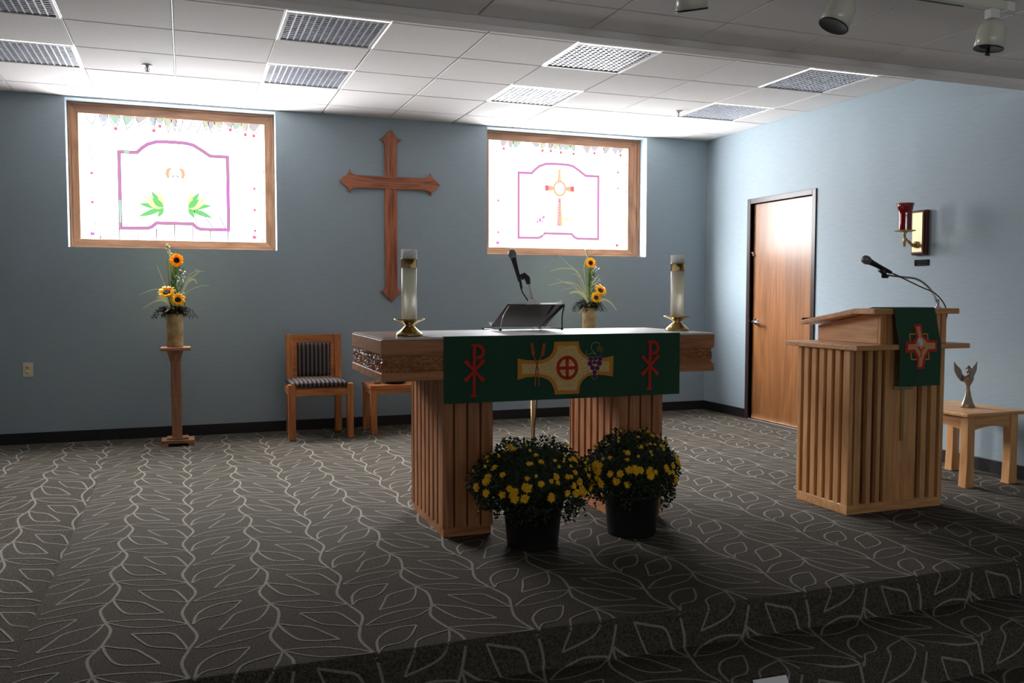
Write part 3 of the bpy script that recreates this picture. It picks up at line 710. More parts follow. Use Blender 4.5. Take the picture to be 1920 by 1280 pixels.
# candles
def candle(x, y, la, lb):
    z = ATOP
    m = MB(); m.lathe([(0, 0), (.068, 0), (.070, .005), (.066, .012), (.050, .025), (.034, .040), (.022, .050), (.022, .054), (.034, .062), (.050, .070), (.066, .077), (.079, .082), (.079, .086), (.045, .084), (0, .082)], (x, y, z), 40)
    o = obj('candlestick', m, BRASS, loc=(x, y, z)); tag(o, la, 'candlestick', 'brass candlesticks')
    z += .0845
    root = thing('altar_candle', (x, y, z), lb, 'candle', 'tall altar candles')
    m = MB(); m.lathe([(0, 0), (.0385, 0), (.0385, .262), (0, .262)], (x, y, z), 40); obj('wax_tube', m, WAX, root)
    m = MB(); m.lathe([(.03, .258), (.0395, .258), (.0395, .298), (.041, .3), (.041, .304), (.02, .304)], (x, y, z), 40); obj('brass_collar', m, BRASS, root)
    m = MB(); n = 28; rows_ = 7; v = []; fs = []
    for j in range(rows_+1):
        for i in range(n):
            r = .039+(.0018 if (i+j) % 2 else -.001); a = 2*PI*(i+.0*j)/n; v.append((x+r*math.cos(a), y+r*math.sin(a), z+.305+.045*j/rows_))
    for j in range(rows_):
        for i in range(n): fs.append((j*n+i, j*n+(i+1) % n, (j+1)*n+(i+1) % n, (j+1)*n+i))
    fs.append(tuple(range(n))[::-1]); fs.append(tuple(range(rows_*n, (rows_+1)*n))); m.add(v, fs); obj('crystal_follower', m, CRYSTAL, root)
candle(1.062, -3.72, 'brass candlestick on the left end of the altar', 'tall cream candle with brass collar at the left end of the altar')
candle(2.665, -3.64, 'brass candlestick on the right end of the altar', 'tall cream candle with brass collar at the right end of the altar')

# book stand
bs = thing('book_stand', (1.86, -3.32, ATOP), 'smoky acrylic book stand on wire feet in the middle of the altar', 'book stand')
TL = Vector((1.700, -3.42, 1.169)); TR = Vector((2.055, -3.42, 1.168)); BL = Vector((1.668, -3.24, 1.046)); BR = Vector((2.012, -3.24, 1.040))
m = MB(); nv = (TR-TL).cross(BL-TL).normalized()*.005
m.prism([TL, TR, BR, BL], nv); obj('rest_panel', m, SMOKE, bs, bevel=.0015)
m = MB(); m.prism([BL, BR, BR+Vector((0, .05, .018)), BL+Vector((0, .05, .018))], (0, 0, -.005)); obj('ledge', m, SMOKE, bs, bevel=.001)
m = MB()
FT = [(1.665, -3.40, ATOP+.010), (1.630, -3.20, ATOP+.010), (2.045, -3.40, ATOP+.010), (2.005, -3.16, ATOP+.010)]
m.tube(smooth_path([TL+Vector((.01, -.002, -.005)), (1.672, -3.425, 1.10), FT[0]], 5), .0024, 8)
m.tube(smooth_path([BL+Vector((.0, 0, .0)), (1.632, -3.205, 1.04), FT[1]], 4), .0024, 8)
m.tube([FT[0], FT[1]], .0022, 8)
wires = m
obj('wire_leg', wires, STEEL, bs)
m = MB(); m.tube(smooth_path([TR+Vector((-.005, -.002, -.004)), (2.035, -3.425, 1.11), FT[2]], 5), .004, 8); m.tube([FT[2], FT[3]], .0035, 8); m.tube([TR+Vector((-.01, 0, -.005)), (1.985, -3.235, 1.045), FT[3]], [.007, .009, .004], 8); m.tube([TR+Vector((-.07, 0, -.005)), (1.975, -3.23, 1.05)], .006, 8)
obj('wire_leg', m, BLACK, bs)
for f_ in FT: m = MB(); m.sphere((f_[0], f_[1], f_[2]), .0085, 12); obj('rubber_foot', m, RUBBER, bs)
def sheet(name, pts, label, cat, mt=PAPER, group=None):
    m = MB(); m.prism(pts, (0, .0006, .0015)); o = obj(name, m, mt, loc=pts[0]); tag(o, label, cat, group); return o
a = at(1, -3.43, 986, 571); 
sheet('paper_sheet', [Vector((1.815, -3.425, 1.170)), Vector((1.905, -3.425, 1.172)), Vector((1.885, -3.41, 1.186)), Vector((1.845, -3.40, 1.203)), Vector((1.832, -3.405, 1.196))], 'crumpled white paper poking up over the top of the book stand', 'paper')
m = MB(); m.prism([Vector((1.885, -3.43, 1.1695)), Vector((2.03, -3.43, 1.1695)), Vector((2.045, -3.39, 1.195)), Vector((2.015, -3.385, 1.178)), Vector((1.90, -3.385, 1.176))], (0, -.001, .002))
o = obj('plastic_sleeve', m, PAPER, loc=(1.95, -3.41, 1.17)); tag(o, 'flat white page lying on top of the book stand', 'paper')

# floor microphone behind the altar
mc = thing('microphone_stand', (2.006, -3.04, 0), 'slim chrome microphone floor stand behind the altar with black clip', 'microphone stand')
m = MB(); m.lathe([(0, 0), (.12, 0), (.12, .008), (.03, .02), (.02, .03), (0, .03)], (2.015, -3.04, 0), 32); obj('base', m, BLACK, mc)
m = MB(); m.tube([(2.015, -3.04, .02), (2.015, -3.04, .95)], .0085, 12); m.tube([(2.006, -3.025, .02), (2.006, -3.025, .6)], .004, 8); obj('pole', m, DBRASS, mc)
m = MB(); m.tube(smooth_path([(2.015, -3.04, .95), (2.008, -3.045, 1.12), (2.000, -3.05, 1.20), (1.985, -3.05, 1.26), (1.974, -3.05, 1.305)], 5), .0065, 10); obj('gooseneck', m, CHROME, mc)
m = MB(); m.tube([(1.974, -3.05, 1.29), (1.966, -3.05, 1.325), (1.945, -3.05, 1.345), (1.925, -3.05, 1.33)], [.013, .019, .018, .021], 10); obj('clip', m, BLACK, mc)
def mic(P, D, label, L=.17, group='microphones'):
    P = Vector(P); D = Vector(D).normalized()
    root = thing('microphone', P, label, 'microphone', group)
    m = MB(); m.lathe([(0, 0), (.010, 0), (.011, .02), (.013, L*.5), (.017, L-.03), (.0185, L-.028), (.0185, L-.02)], P, 20, axis=D); obj('handle', m, BLACK, root)
    m = MB(); m.lathe([(.0185, L-.02), (.024, L-.008), (.0255, L), (.025, L+.004), (.0255, L+.008), (.022, L+.022), (.012, L+.032), (0, L+.034)], P, 20, axis=D); obj('grille', m, MICG, root)
    return root
mk1 = mic((1.915, -3.055, 1.305), (-.045, 0, .15), 'black handheld microphone with grey grille clipped above the altar')
m = MB(); m.tube(smooth_path([(1.915, -3.055, 1.31), (1.922, -3.05, 1.28), (1.93, -3.06, 1.24), (1.96, -3.07, 1.19), (1.985, -3.09, 1.12), (1.99, -3.09, 1.03)], 5), [.004]*26, 8)
m.tube([(1.916, -3.055, 1.31), (1.926, -3.055, 1.262)], .008, 10); m.tube(smooth_path([(1.99, -3.09, 1.03), (2.02, -3.09, .7), (2.0, -3.08, .3), (2.03, -3.1, .01), (2.2, -3.0, .006)], 6), .003, 6)
obj('cable', m, BLACK, mk1)

# ================================================================== MUMS
def star(m, c, nrm, r, n=11, mi=0, rr=random):
    nrm = Vector(nrm).normalized(); a = nrm.orthogonal().normalized(); b_ = nrm.cross(a); c = Vector(c)
    for lay in range(2):
        for i in range(n):
            t = 2*PI*(i+.5*lay)/n+rr.uniform(-.15, .15); R_ = r*(1-.35*lay)*rr.uniform(.8, 1.1); d = a*math.cos(t)+b_*math.sin(t); s_ = a*-math.sin(t)+b_*math.cos(t)
            p0 = c; p1 = c+d*R_*.6+s_*R_*.22+nrm*r*(.12+.25*lay); p2 = c+d*R_+nrm*r*(.0+.3*lay); p3 = c+d*R_*.6-s_*R_*.22+nrm*r*(.12+.25*lay)
            m.add([p0, p1, p2, p3], [(0, 1, 2, 3)], mi)
def leafq(m, c, d, nrm, L, W, mi=0):
    d = Vector(d).normalized(); nrm = Vector(nrm); s_ = d.cross(nrm)
    s_ = s_.normalized() if s_.length > 1e-4 else d.orthogonal().normalized(); up = s_.cross(d).normalized()
    c = Vector(c); p = [c, c+d*L*.35+s_*W*.5+up*L*.05, c+d*L*.7+s_*W*.35, c+d*L-up*L*.12, c+d*L*.7-s_*W*.35, c+d*L*.35-s_*W*.5+up*L*.05, c+d*L*.5-up*L*.06]
    m.add(p, [(0, 1, 6, 5), (1, 2, 3, 6), (6, 3, 4, 5)], mi)
def mum_plant(cx, cy, rx, ry, cz, rz, pot_r0, pot_r1, pot_h, seed, label, nb):
    rr = random.Random(seed)
    root = thing('potted_chrysanthemum', (cx, cy, 0), label, 'potted plant', 'potted chrysanthemums before the altar')
    m = MB(); m.lathe([(0, 0), (pot_r0, 0), (pot_r0+.003, .01), (pot_r1-.008, pot_h-.03), (pot_r1, pot_h-.03), (pot_r1+.002, pot_h), (pot_r1-.006, pot_h), (pot_r1-.02, pot_h-.03), (0, pot_h-.03)], (cx, cy, 0), 40); obj('pot', m, POT, root)
    m = MB()
    m.lathe([(0, -rz*.55), (rx*.5, -rz*.5), (rx*.8, -rz*.1), (rx*.82, .1*rz), (rx*.7, .45*rz), (rx*.4, .75*rz), (0, .86*rz)], (0, 0, 0), 20)
    for v in m.v: v.x += cx; v.y = cy+v.y*ry/rx; v.z += cz
    def pt(r):
        while True:
            d = Vector((rr.uniform(-1, 1), rr.uniform(-1, 1), rr.uniform(-.75, 1)))
            if .1 < d.length < 1: break
        d.normalize(); lump = 1+.06*math.sin(d.x*9+seed)+.05*math.sin(d.y*11+d.z*7)
        return d, Vector((cx+d.x*rx*r*lump, cy+d.y*ry*r*lump, cz+d.z*rz*r*lump))
    for i in range(5200):
        d, p = pt(rr.uniform(.8, 1.0)); dd = Vector((d.x+rr.uniform(-.8, .8), d.y+rr.uniform(-.8, .8), d.z*.6+rr.uniform(-.7, .6)))
        if p.z < .03 or (p.z < pot_h and math.hypot(p.x-cx, p.y-cy) < pot_r1+.01): continue
        leafq(m, p, dd, d, rr.uniform(.014, .025), rr.uniform(.010, .016))
    for i in range(10):     # trailing sprigs at the skirt
        a = rr.uniform(0, 2*PI); b0 = Vector((cx+math.cos(a)*rx*.85, cy+math.sin(a)*ry*.85, cz-rz*.4))
        for t in range(6): leafq(m, b0+Vector((math.cos(a)*.006*t, math.sin(a)*.006*t, -.012*t)), (rr.uniform(-1, 1), rr.uniform(-1, 1), -.6), (0, 0, 1), .022, .016)
    obj('foliage', m, FOL, root)
    for i in range(nb):
        while True:
            d, p = pt(1.0)
            if d.z > -.15 and (d.y < .15 or d.z > .6) and (i > nb*.3 or d.z < .35) and (i < nb*.3 or d.z > .05): break
        big = i < nb*.3
        m = MB()
        if big: star(m, p+d*.006, d+Vector((0, -.3, .2)), rr.uniform(.019, .026), 11, 0, rr)
        elif i < nb*.8: star(m, p+d*.004, d+Vector((0, -.2, .4)), rr.uniform(.011, .019), 9, 0, rr)
        else: m.sphere(p+d*.004, rr.uniform(.006, .009), 8)
        obj('bloom', m, MUM if i < nb*.8 else BUD, root)
mum_plant(1.578, -4.115, .305, .255, .315, .205, .122, .150, .215, 11, 'black pot of yellow chrysanthemums on the carpet, nearer the camera on the left', 99)
mum_plant(2.140, -4.085, .245, .225, .320, .205, .122, .148, .225, 23, 'black pot of yellow chrysanthemums in front of the right altar pedestal', 99)

# ================================================================== CHAIR
x0, x1, yf, yb = .792, 1.335, -.60, -.14
ch = thing('chair', ((x0+x1)/2, (yf+yb)/2, 0), 'oak chair with dark striped cushions against the back wall under the cross', 'chair')
def leg(xa, xb, ya, yb_, z1, n='leg'):
    m = MB(); m.box(xa, xb, ya, yb_, 0, z1); return obj(n, m, CHZ, ch, bevel=.006)
leg(x0, x0+.06, yf, yf+.055, .470); leg(x1-.055, x1, yf, yf+.055, .470)
bx0, bx1 = .835, 1.290
for xa in (bx0-.012, bx1-.045):
    m = MB(); m.prism([(xa, yb-.03, 0), (xa, yb+.02, 0), (xa, yb-.0, .45), (xa, yb+.035, .875), (xa, yb-.01, .875), (xa, yb-.05, .45)], (.06, 0, 0)); obj('leg', m, CHZ, ch, bevel=.005)
m = MB(); m.box(x0+.06, x1-.055, yf+.008, yf+.035, .37, .43); m.box(x0+.01, x0+.035, yf+.055, yb-.04, .37, .43); m.box(x1-.035, x1-.01, yf+.055, yb-.04, .37, .43); m.box(bx0+.05, bx1-.045, yb-.04, yb-.01, .37, .43)
obj('seat_frame', m, CHX, ch, bevel=.004)
m = MB(); m.box(bx0+.048, bx1-.045, yb-.005, yb+.025, .795, .868); m.box(bx0+.048, bx0+.085, yb-.02, yb+.01, .5, .8); m.box(bx1-.082, bx1-.045, yb-.02, yb+.01, .5, .8); m.box(bx0+.048, bx1-.045, yb-.03, yb, .46, .5)
obj('back_frame', m, CHX, ch, bevel=.004)
STR = mat('striped_fabric', (60, 54, 60), .9)
n_, l_, b_ = nodes(STR); tc = n_.new('ShaderNodeTexCoord'); sp = n_.new('ShaderNodeSeparateXYZ'); mu = n_.new('ShaderNodeMath'); mu.operation = 'MULTIPLY'; mu.inputs[1].default_value = 28*2
pp = n_.new('ShaderNodeMath'); pp.operation = 'PINGPONG'; pp.inputs[1].default_value = 1; rp_ = n_.new('ShaderNodeValToRGB')
for e_, (p_, c_) in zip([rp_.color_ramp.elements[0], rp_.color_ramp.elements[1]], ((.45, (30, 24, 28)), (.62, (100, 90, 86)))): e_.position = p_; e_.color = lin(c_)
l_.new(tc.outputs['Object'], sp.inputs[0]); l_.new(sp.outputs[0], mu.inputs[0]); l_.new(mu.outputs[0], pp.inputs[0]); l_.new(pp.outputs[0], rp_.inputs[0]); l_.new(rp_.outputs[0], b_.inputs['Base Color'])
def cushion(name, c, sx, sy, sz, thin):
    m = MB(); n = 14; v = []; fs = []
    def f(u): return (1-abs(u)**4)**.5
    for side_ in (1, -1):
        base = len(v)
        for j in range(n+1):
            for i in range(n+1):
                u, w_ = -1+2*i/n, -1+2*j/n; h = (.35+.65*f(u)*f(w_))*side_
                p = [c[0]+u*sx, c[1], c[2]]
                if thin == 'z': p[1] += w_*sy; p[2] += h*sz
                else: p[2] += w_*sz; p[1] += h*sy
                v.append(tuple(p))
        for j in range(n):
            for i in range(n): k = base+j*(n+1)+i; fs.append((k, k+1, k+n+2, k+n+1))
    N = (n+1)*(n+1)
    ed = [i for i in range(n+1)]+[j*(n+1)+n for j in range(1, n+1)]+[n*(n+1)+i for i in range(n-1, -1, -1)]+[j*(n+1) for j in range(n-1, 0, -1)]
    for a in range(len(ed)): b2 = (a+1) % len(ed); fs.append((ed[a], ed[b2], ed[b2]+N, ed[a]+N))
    m.add(v, fs, 0, True); return obj(name, m, STR, ch)
cushion('seat_cushion', ((x0+x1)/2-.008, (yf+yb)/2-.005, .466), .236, .222, .034, 'z')
cushion('back_cushion', ((bx0+bx1)/2, yb-.02, .645), .142, .022, .15, 'y')

# small side table behind the altar pedestal
sx0, sx1, sy0, sy1 = 1.50, 2.05, -.50, -.10
st = thing('side_table', ((sx0+sx1)/2, (sy0+sy1)/2, 0), 'low oak side table by the back wall, half hidden behind the altar', 'table')
m = MB(); m.box(sx0, sx1, sy0, sy1, .392, .43); obj('table_top', m, CHX, st, bevel=.006)
for xa in (sx0+.005, sx1-.06):
    for ya in (sy0+.006, sy1-.05):
        m = MB(); m.box(xa, xa+.055, ya, ya+.045, 0, .392); obj('leg', m, CHZ, st, bevel=.004)
m = MB(); m.box(sx0+.06, sx1-.06, sy0+.012, sy0+.032, .352, .392); m.box(sx0+.06, sx1-.06, sy1-.03, sy1-.01, .352, .392); m.box(sx0+.012, sx0+.03, sy0+.05, sy1-.05, .352, .392); obj('apron', m, CHX, st, bevel=.002)
m = MB(); m.lathe([(0, 0), (.07, 0), (.115, .02), (.125, .036), (.118, .036), (.068, .01), (0, .008)], (1.75, -.36, .43), 32); o = obj('bowl', m, BOWL, loc=(1.75, -.36, .43)); tag(o, 'shallow dark blue bowl on the low side table behind the altar', 'bowl')
m = MB(); rr = random.Random(5)
for i in range(5):
    a = 2*PI*i/5; m.tube(smooth_path([(1.585+.03*math.cos(a+t*.9)*(1-.1*t), -.38+.03*math.sin(a+t*.9), .434+.008*(t % 2)) for t in range(4)], 4), .0025, 6)
o = obj('cord', m, BLACK, loc=(1.585, -.38, .43)); tag(o, 'small tangle of black cord lying on the side table left of the bowl', 'cord')

# ================================================================== PEDESTAL STANDS AND FLOWERS
def stand(cx, cy, label):
    root = thing('plant_stand', (cx, cy, 0), label, 'plant stand', 'tall oak flower stands')
    m = MB(); m.box(cx-.115, cx+.135, cy-.10, cy+.10, .022, .050); m.box(cx-.075, cx+.09, cy-.07, cy+.07, .050, .066); obj('base', m, STX, root, bevel=.004)
    for s_ in (-.115, .085): m = MB(); m.box(cx+s_, cx+s_+.05, cy-.10, cy+.10, 0, .024); obj('foot', m, STX, root, bevel=.003)
    m = MB(); m.box(cx-.036, cx+.042, cy-.038, cy+.038, .064, .71); obj('post', m, STZ, root, bevel=.004)
    m = MB(); m.box(cx-.042, cx+.048, cy-.044, cy+.044, .405, .422); obj('collar', m, STX, root, bevel=.003)
    m = MB(); v = [(cx+a*.04, cy+b_*.04, .68) for a, b_ in ((-1, -1), (1, -1), (1, 1), (-1, 1))]+[(cx+a*.062, cy+b_*.062, .772) for a, b_ in ((-1, -1), (1, -1), (1, 1), (-1, 1))]
    m.add(v, [(0, 1, 2, 3), (4, 5, 6, 7)]+[(i, (i+1) % 4, (i+1) % 4+4, i+4) for i in range(4)]); obj('capital', m, STZ, root, bevel=.003)
    m = MB(); m.box(cx-.11, cx+.118, cy-.11, cy+.11, .772, .797); obj('top_plate', m, STX, root, bevel=.005)
    return root
PS1, PS2 = Vector((-.082, -.45, 0)), Vector((3.62, -.45, 0))
s1 = stand(PS1.x, PS1.y, 'tall narrow oak pedestal stand under the left window carrying a vase')
copy_tree(s1, PS2, label='tall oak pedestal stand hidden behind the altar, under the right window')
def sunflower(root, c, nrm, r, rr, nm='sunflower', squash=1):
    c = Vector(c); nrm = Vector(nrm).normalized(); a = nrm.orthogonal().normalized(); b_ = nrm.cross(a)
    m = MB()
    for lay in range(2):
        n = 17
        for i in range(n):
            t = 2*PI*(i+.5*lay)/n+rr.uniform(-.08, .08); d = a*math.cos(t)+b_*math.sin(t); s_ = -a*math.sin(t)+b_*math.cos(t); L = r*rr.uniform(.88, 1.08)
            lift = nrm*(.012*(1-lay)+rr.uniform(-.003, .006)); W = r*.28
            p = [c+d*r*.36, c+d*(r*.36+(L-r*.36)*.4)+s_*W*.5+lift*.7, c+d*L*.85+s_*W*.3+lift, c+d*L+lift*.6, c+d*L*.85-s_*W*.3+lift, c+d*(r*.36+(L-r*.36)*.4)-s_*W*.5+lift*.7, c+d*L*.62+lift*1.25]
            m.add(p, [(0, 1, 6, 5), (1, 2, 6), (2, 3, 6), (3, 4, 6), (4, 5, 6)], 0)
    o = obj(nm, m, SUNP, root)
    m = MB(); m.lathe([(r*.40, .0), (r*.38, .008), (r*.28, .012), (r*.12, .009), (0, .008)], c, 24, axis=nrm); obj('disc', m, SUND, o)
    m = MB(); m.lathe([(0, -.018), (r*.2, -.016), (r*.45, -.004), (r*.3, .0), (0, .0)], c, 16, axis=nrm); obj('calyx', m, LEAF, o)
def bouquet(base, zt, flowers, blades, label, seed, mirror=1):
    rr = random.Random(seed); bx, by = base.x, base.y; z0 = .797
    root = thing('flower_arrangement', (bx, by, z0), label, 'flower arrangement', 'sunflower arrangements')
    m = MB(); h = zt-z0; m.lathe([(0, 0), (.060, 0), (.064, .01), (.0645, h*.5), (.066, h-.005), (.066, h), (.058, h), (.056, h-.05), (0, h-.06)], (bx, by, z0), 36)
    for i in range(40):   # embossed dots
        a = rr.uniform(PI, 2*PI); m.sphere((bx+.0645*math.cos(a), by+.0645*math.sin(a), z0+h*.5+rr.uniform(-.03, .05)), .003, 6)
    obj('vase', m, VASE, root)
    for c, nrm, r in flowers: sunflower(root, c, nrm, r, rr)
    m = MB()
    for c, nrm, r in flowers:
        c = Vector(c); m.tube(smooth_path([(bx+rr.uniform(-.02, .02), by, zt-.03), ((bx+c.x)/2, (by+c.y)/2+.01, (zt+c.z)/2), c-Vector(nrm).normalized()*.012], 5), .005, 8)
    obj('stem', m, LEAF, root)
    # low collar of leaves
    m = MB()
    for i in range(190):
        a = rr.uniform(0, 2*PI); rad = rr.uniform(.0, .06); p = Vector((bx+math.cos(a)*rad, by+math.sin(a)*rad*.9, zt+rr.uniform(-.01, .06)))
        leafq(m, p, (math.cos(a)*1.2, math.sin(a), rr.uniform(-.5, .5)), (0, 0, 1), rr.uniform(.04, .08), rr.uniform(.015, .03), 0 if i % 3 else 1)
    for i in range(16):   # feathery sprays hanging over the rim
        a = rr.uniform(0, 2*PI); L = rr.uniform(.08, .15); P = [Vector((bx+math.cos(a)*(.04+L*t), by+math.sin(a)*(.03+L*t*.7), zt+.03+.04*math.sin(t*2.5)-.08*t*t)) for t in (0, .25, .5, .75, 1)]
        m.strip(smooth_path(P, 3), .003, (0, -1, .2), 0, 0)
        for p in smooth_path(P, 3):
            for s_ in (-1, 1): leafq(m, p, (rr.uniform(-1, 1), rr.uniform(-.5, .5), s_*.6), (0, 1, 0), .02, .006, 0)
    obj('foliage', m, [DLEAF, RUST], root)
    # tall greenery column behind the top bloom
    m = MB()
    top = max(f_[0][2] for f_ in flowers)
    for i in range(150):
        z = rr.uniform(zt+.04, top-.02); w_ = .05*(1-(z-zt)/(top-zt))+.02; p = Vector((bx+(.015 if mirror > 0 else 0)+rr.uniform(-w_, w_)+.01, by+rr.uniform(-.03, .03), z))
        leafq(m, p, (rr.uniform(-.6, .6), rr.uniform(-.4, .2), 1), (0, -1, 0), rr.uniform(.03, .06), rr.uniform(.004, .012), 0)
    for dx in (-.028, -.012, .002, .014):
        m.strip(smooth_path([(bx+dx, by-.01, zt-.02), (bx+dx*1.2, by-.015, (zt+top)/2), (bx+dx*1.4-.005, by-.01, top+.01)], 5), .010, (0, -1, 0), 0, 1)
    obj('greenery', m, [LEAF, mat('stalk', (110, 136, 74), .5)], root)
    m = MB()
    for P, wd in blades:
        Q = smooth_path([(bx+p[0], by-.03+p[2], p[1]) for p in P], 6); k = len(Q)
        m.strip(Q, [wd*math.sin(PI*(.12+.88*(1-i/(k-1))*.9)) for i in range(k)], (0, -1, .25), 0, 0)
    obj('grass_blade', m, BLADE, root)
    m = MB()
    for i in range(26):
        z = rr.uniform(zt+.10, top-.02); p = Vector((bx+.035+rr.uniform(-.03, .05), by-.045+rr.uniform(-.02, .02), z)); m.sphere(p, rr.uniform(.0035, .0075), 6)
        m.tube([p, (bx+.01, by-.01, z-.06)], .0008, 4)
    obj('filler_flower', m, WHITEF, root)
    # pale bud spike at the very top
    m = MB(); tx = bx-.045*mirror
    m.tube([(bx, by-.02, top-.08), (tx+.02*mirror, by-.02, top+.03), (tx, by-.02, top+.12)], .003, 6)
    for i in range(12): u = i/11; m.sphere((tx+.03*mirror*(1-u)+rr.uniform(-.008, .008), by-.022, top+.03+.09*u), .006+.004*u, 8)
    obj('bud_spike', m, mat('pale_bud', (170, 186, 130), .6), root)
    return root
f1 = [((-.057, -.52, 1.497), (.1, -1, .15), .058), ((-.135, -.55, 1.238), (-.15, -.9, 1.0), .070), ((-.052, -.56, 1.180), (.1, -1, .55), .060)]
b1 = [([(0, 1.12, 0), (-.10, 1.25, 0), (-.16, 1.26, 0), (-.26, 1.22, 0)], .008), ([(0, 1.10, 0), (-.07, 1.17, 0), (-.14, 1.17, 0), (-.235, 1.11, 0)], .020),
      ([(0, 1.1, 0), (-.06, 1.19, 0), (-.13, 1.20, 0)], .028), ([(.02, 1.12, 0), (.09, 1.30, 0), (.15, 1.345, 0), (.175, 1.31, 0)], .018), ([(.02, 1.12, 0), (.11, 1.33, 0), (.19, 1.405, 0), (.155, 1.43, 0)], .010),
      ([(.02, 1.12, 0), (.1, 1.24, 0), (.2, 1.29, 0), (.27, 1.295, 0)], .006), ([(-.02, 1.15, 0), (-.09, 1.36, 0), (-.125, 1.46, 0)], .007), ([(.02, 1.12, 0), (.08, 1.27, 0), (.12, 1.36, 0)], .012), ([(.02, 1.12, 0), (.12, 1.38, 0), (.24, 1.41, 0)], .006)]
bouquet(PS1, 1.064, f1, b1, 'sunflower arrangement in a tan vase on the pedestal stand under the left window', 5)
f2 = [((3.600, -.52, 1.522), (.05, -1, .25), .056), ((3.690, -.55, 1.262), (.15, -1, .75), .066), ((3.635, -.57, 1.195), (-.15, -1, .35), .056)]
b2 = [([(-.02, 1.12, 0), (-.12, 1.42, 0), (-.28, 1.47, 0), (-.42, 1.44, 0)], .012), ([(-.02, 1.12, 0), (-.14, 1.42, 0), (-.22, 1.50, 0), (-.33, 1.59, 0)], .008), ([(-.02, 1.15, 0), (-.12, 1.30, 0), (-.25, 1.34, 0), (-.44, 1.31, 0)], .012),
      ([(-.02, 1.15, 0), (-.16, 1.30, 0), (-.28, 1.34, 0), (-.36, 1.38, 0)], .009), ([(-.02, 1.2, 0), (-.15, 1.28, 0), (-.24, 1.28, 0), (-.33, 1.26, 0)], .006), ([(0, 1.10, 0), (-.06, 1.2, 0), (-.14, 1.25, 0), (-.22, 1.235, 0)], .030),
      ([(0, 1.10, 0), (.08, 1.16, 0), (.15, 1.175, 0), (.22, 1.14, 0), (.28, 1.07, 0)], .022), ([(0, 1.12, 0), (-.07, 1.10, 0), (-.12, 1.04, 0)], .010), ([(-.02, 1.2, 0), (-.1, 1.38, 0), (-.2, 1.42, 0)], .006), ([(0, 1.3, 0), (.07, 1.35, 0), (.10, 1.38, 0)], .010),
      ([(-.02, 1.2, 0), (-.07, 1.45, 0), (-.055, 1.55, 0)], .006)]
bouquet(PS2, 1.097, f2, b2, 'sunflower arrangement in a tan vase behind the altar, under the right window', 9, 1)

# ================================================================== WALL CROSS
def cross():
    cx, czh, hw = 1.800, 2.250, .057
    root = thing('wall_cross', (cx, 0, czh), 'large wooden cross with pointed flared ends on the back wall', 'cross')
    def end(ax_, L, b_=.108, tip=.092):   # outline of one end, (across, along)
        return [(-hw, L-tip-.055), (-hw-.006, L-tip-.03), (-hw-.018, L-tip-.010), (-b_, L-tip+.004), (-hw-.008, L-tip+.020), (-hw+.012, L-.045), (-.022, L-.016), (0, L),
                (.022, L-.016), (hw-.012, L-.045), (hw+.008, L-tip+.020), (b_, L-tip+.004), (hw+.018, L-tip-.010), (hw+.006, L-tip-.03), (hw, L-tip-.055)]
    top = end(0, 2.732-czh); bot = end(0, czh-1.158)
    pts = [(cx+a, -.026, czh+b_) for a, b_ in top]+[(cx-a, -.026, czh-b_) for a, b_ in bot]
    m = MB(); m.prism(pts, (0, .024, 0)); obj('upright', m, CROSSZ, root, bevel=.005)
    rt = end(0, .467); pts = [(cx+b_, -.030, czh-a) for a, b_ in rt]+[(cx-b_, -.030, czh+a) for a, b_ in rt]
    m = MB(); m.prism(pts, (0, .026, 0)); obj('crossbar', m, CROSSX, root, bevel=.005)
cross()

# outlet
root = thing('wall_outlet', (-1.21, 0, .61), 'ivory electrical outlet low on the back wall at the far left', 'outlet')
m = MB(); m.box(-1.247, -1.173, -.006, 0, .552, .668); obj('cover_plate', m, OUTLET, root, bevel=.002)
m = MB()
for z in (.632, .588):
    m.lathe([(0, 0), (.016, 0), (.016, .003), (0, .003)], (-1.21, -.006, z), 20, axis=(0, -1, 0)); 
    for s_ in (-.006, .006): m.box(-1.21+s_-.001, -1.21+s_+.001, -.0098, -.009, z-.002, z+.006, 1)
obj('socket', m, [OUTLET, BLACK], root)

# ================================================================== LECTERN
lx0, lx1, ly0, ly1 = 3.43, 4.115, -4.19, -3.76; t = .03
lec = thing('lectern', ((lx0+lx1)/2, (ly0+ly1)/2, 0), 'light oak slatted lectern with slanted reading desk at the right of the platform', 'lectern')
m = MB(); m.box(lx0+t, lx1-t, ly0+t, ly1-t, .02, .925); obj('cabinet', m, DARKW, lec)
m = MB(); m.box(lx0, lx1, ly0, ly1, 0, .055); obj('plinth', m, LECX, lec, bevel=.004)
m = MB(); slats(m, (lx0+t, ly0, 0), (0, 1, 0), (-1, 0, 0), ly1-ly0, .05, .925, [(0, .052, t)]+[(.026, .04, t)]*5+[(.024, .03, t)]); obj('slat_panel', m, LECZ, lec, bevel=.003)
m = MB(); slats(m, (lx1-t, ly0, 0), (0, 1, 0), (1, 0, 0), ly1-ly0, .05, .925, [(0, .052, t)]+[(.026, .04, t)]*5+[(.024, .03, t)]); obj('slat_panel', m, LECZ, lec, bevel=.003)
m = MB(); slats(m, (lx0, ly0+t, 0), (1, 0, 0), (0, -1, 0), lx1-lx0, .05, .925, [(.042, .045, t), (.041, .032, t), (.040, .026, t), (.032, .230, .024), (.032, .040, t), (.030, .040, t)]); obj('slat_panel', m, LECZ, lec, bevel=.003)
m = MB(); m.box(3.402, 4.215, -4.272, -3.665, .922, .950); obj('shelf', m, LECX, lec, bevel=.004)
ux0, ux1, uy0, uy1 = 3.648, 4.130, -4.18, -3.66
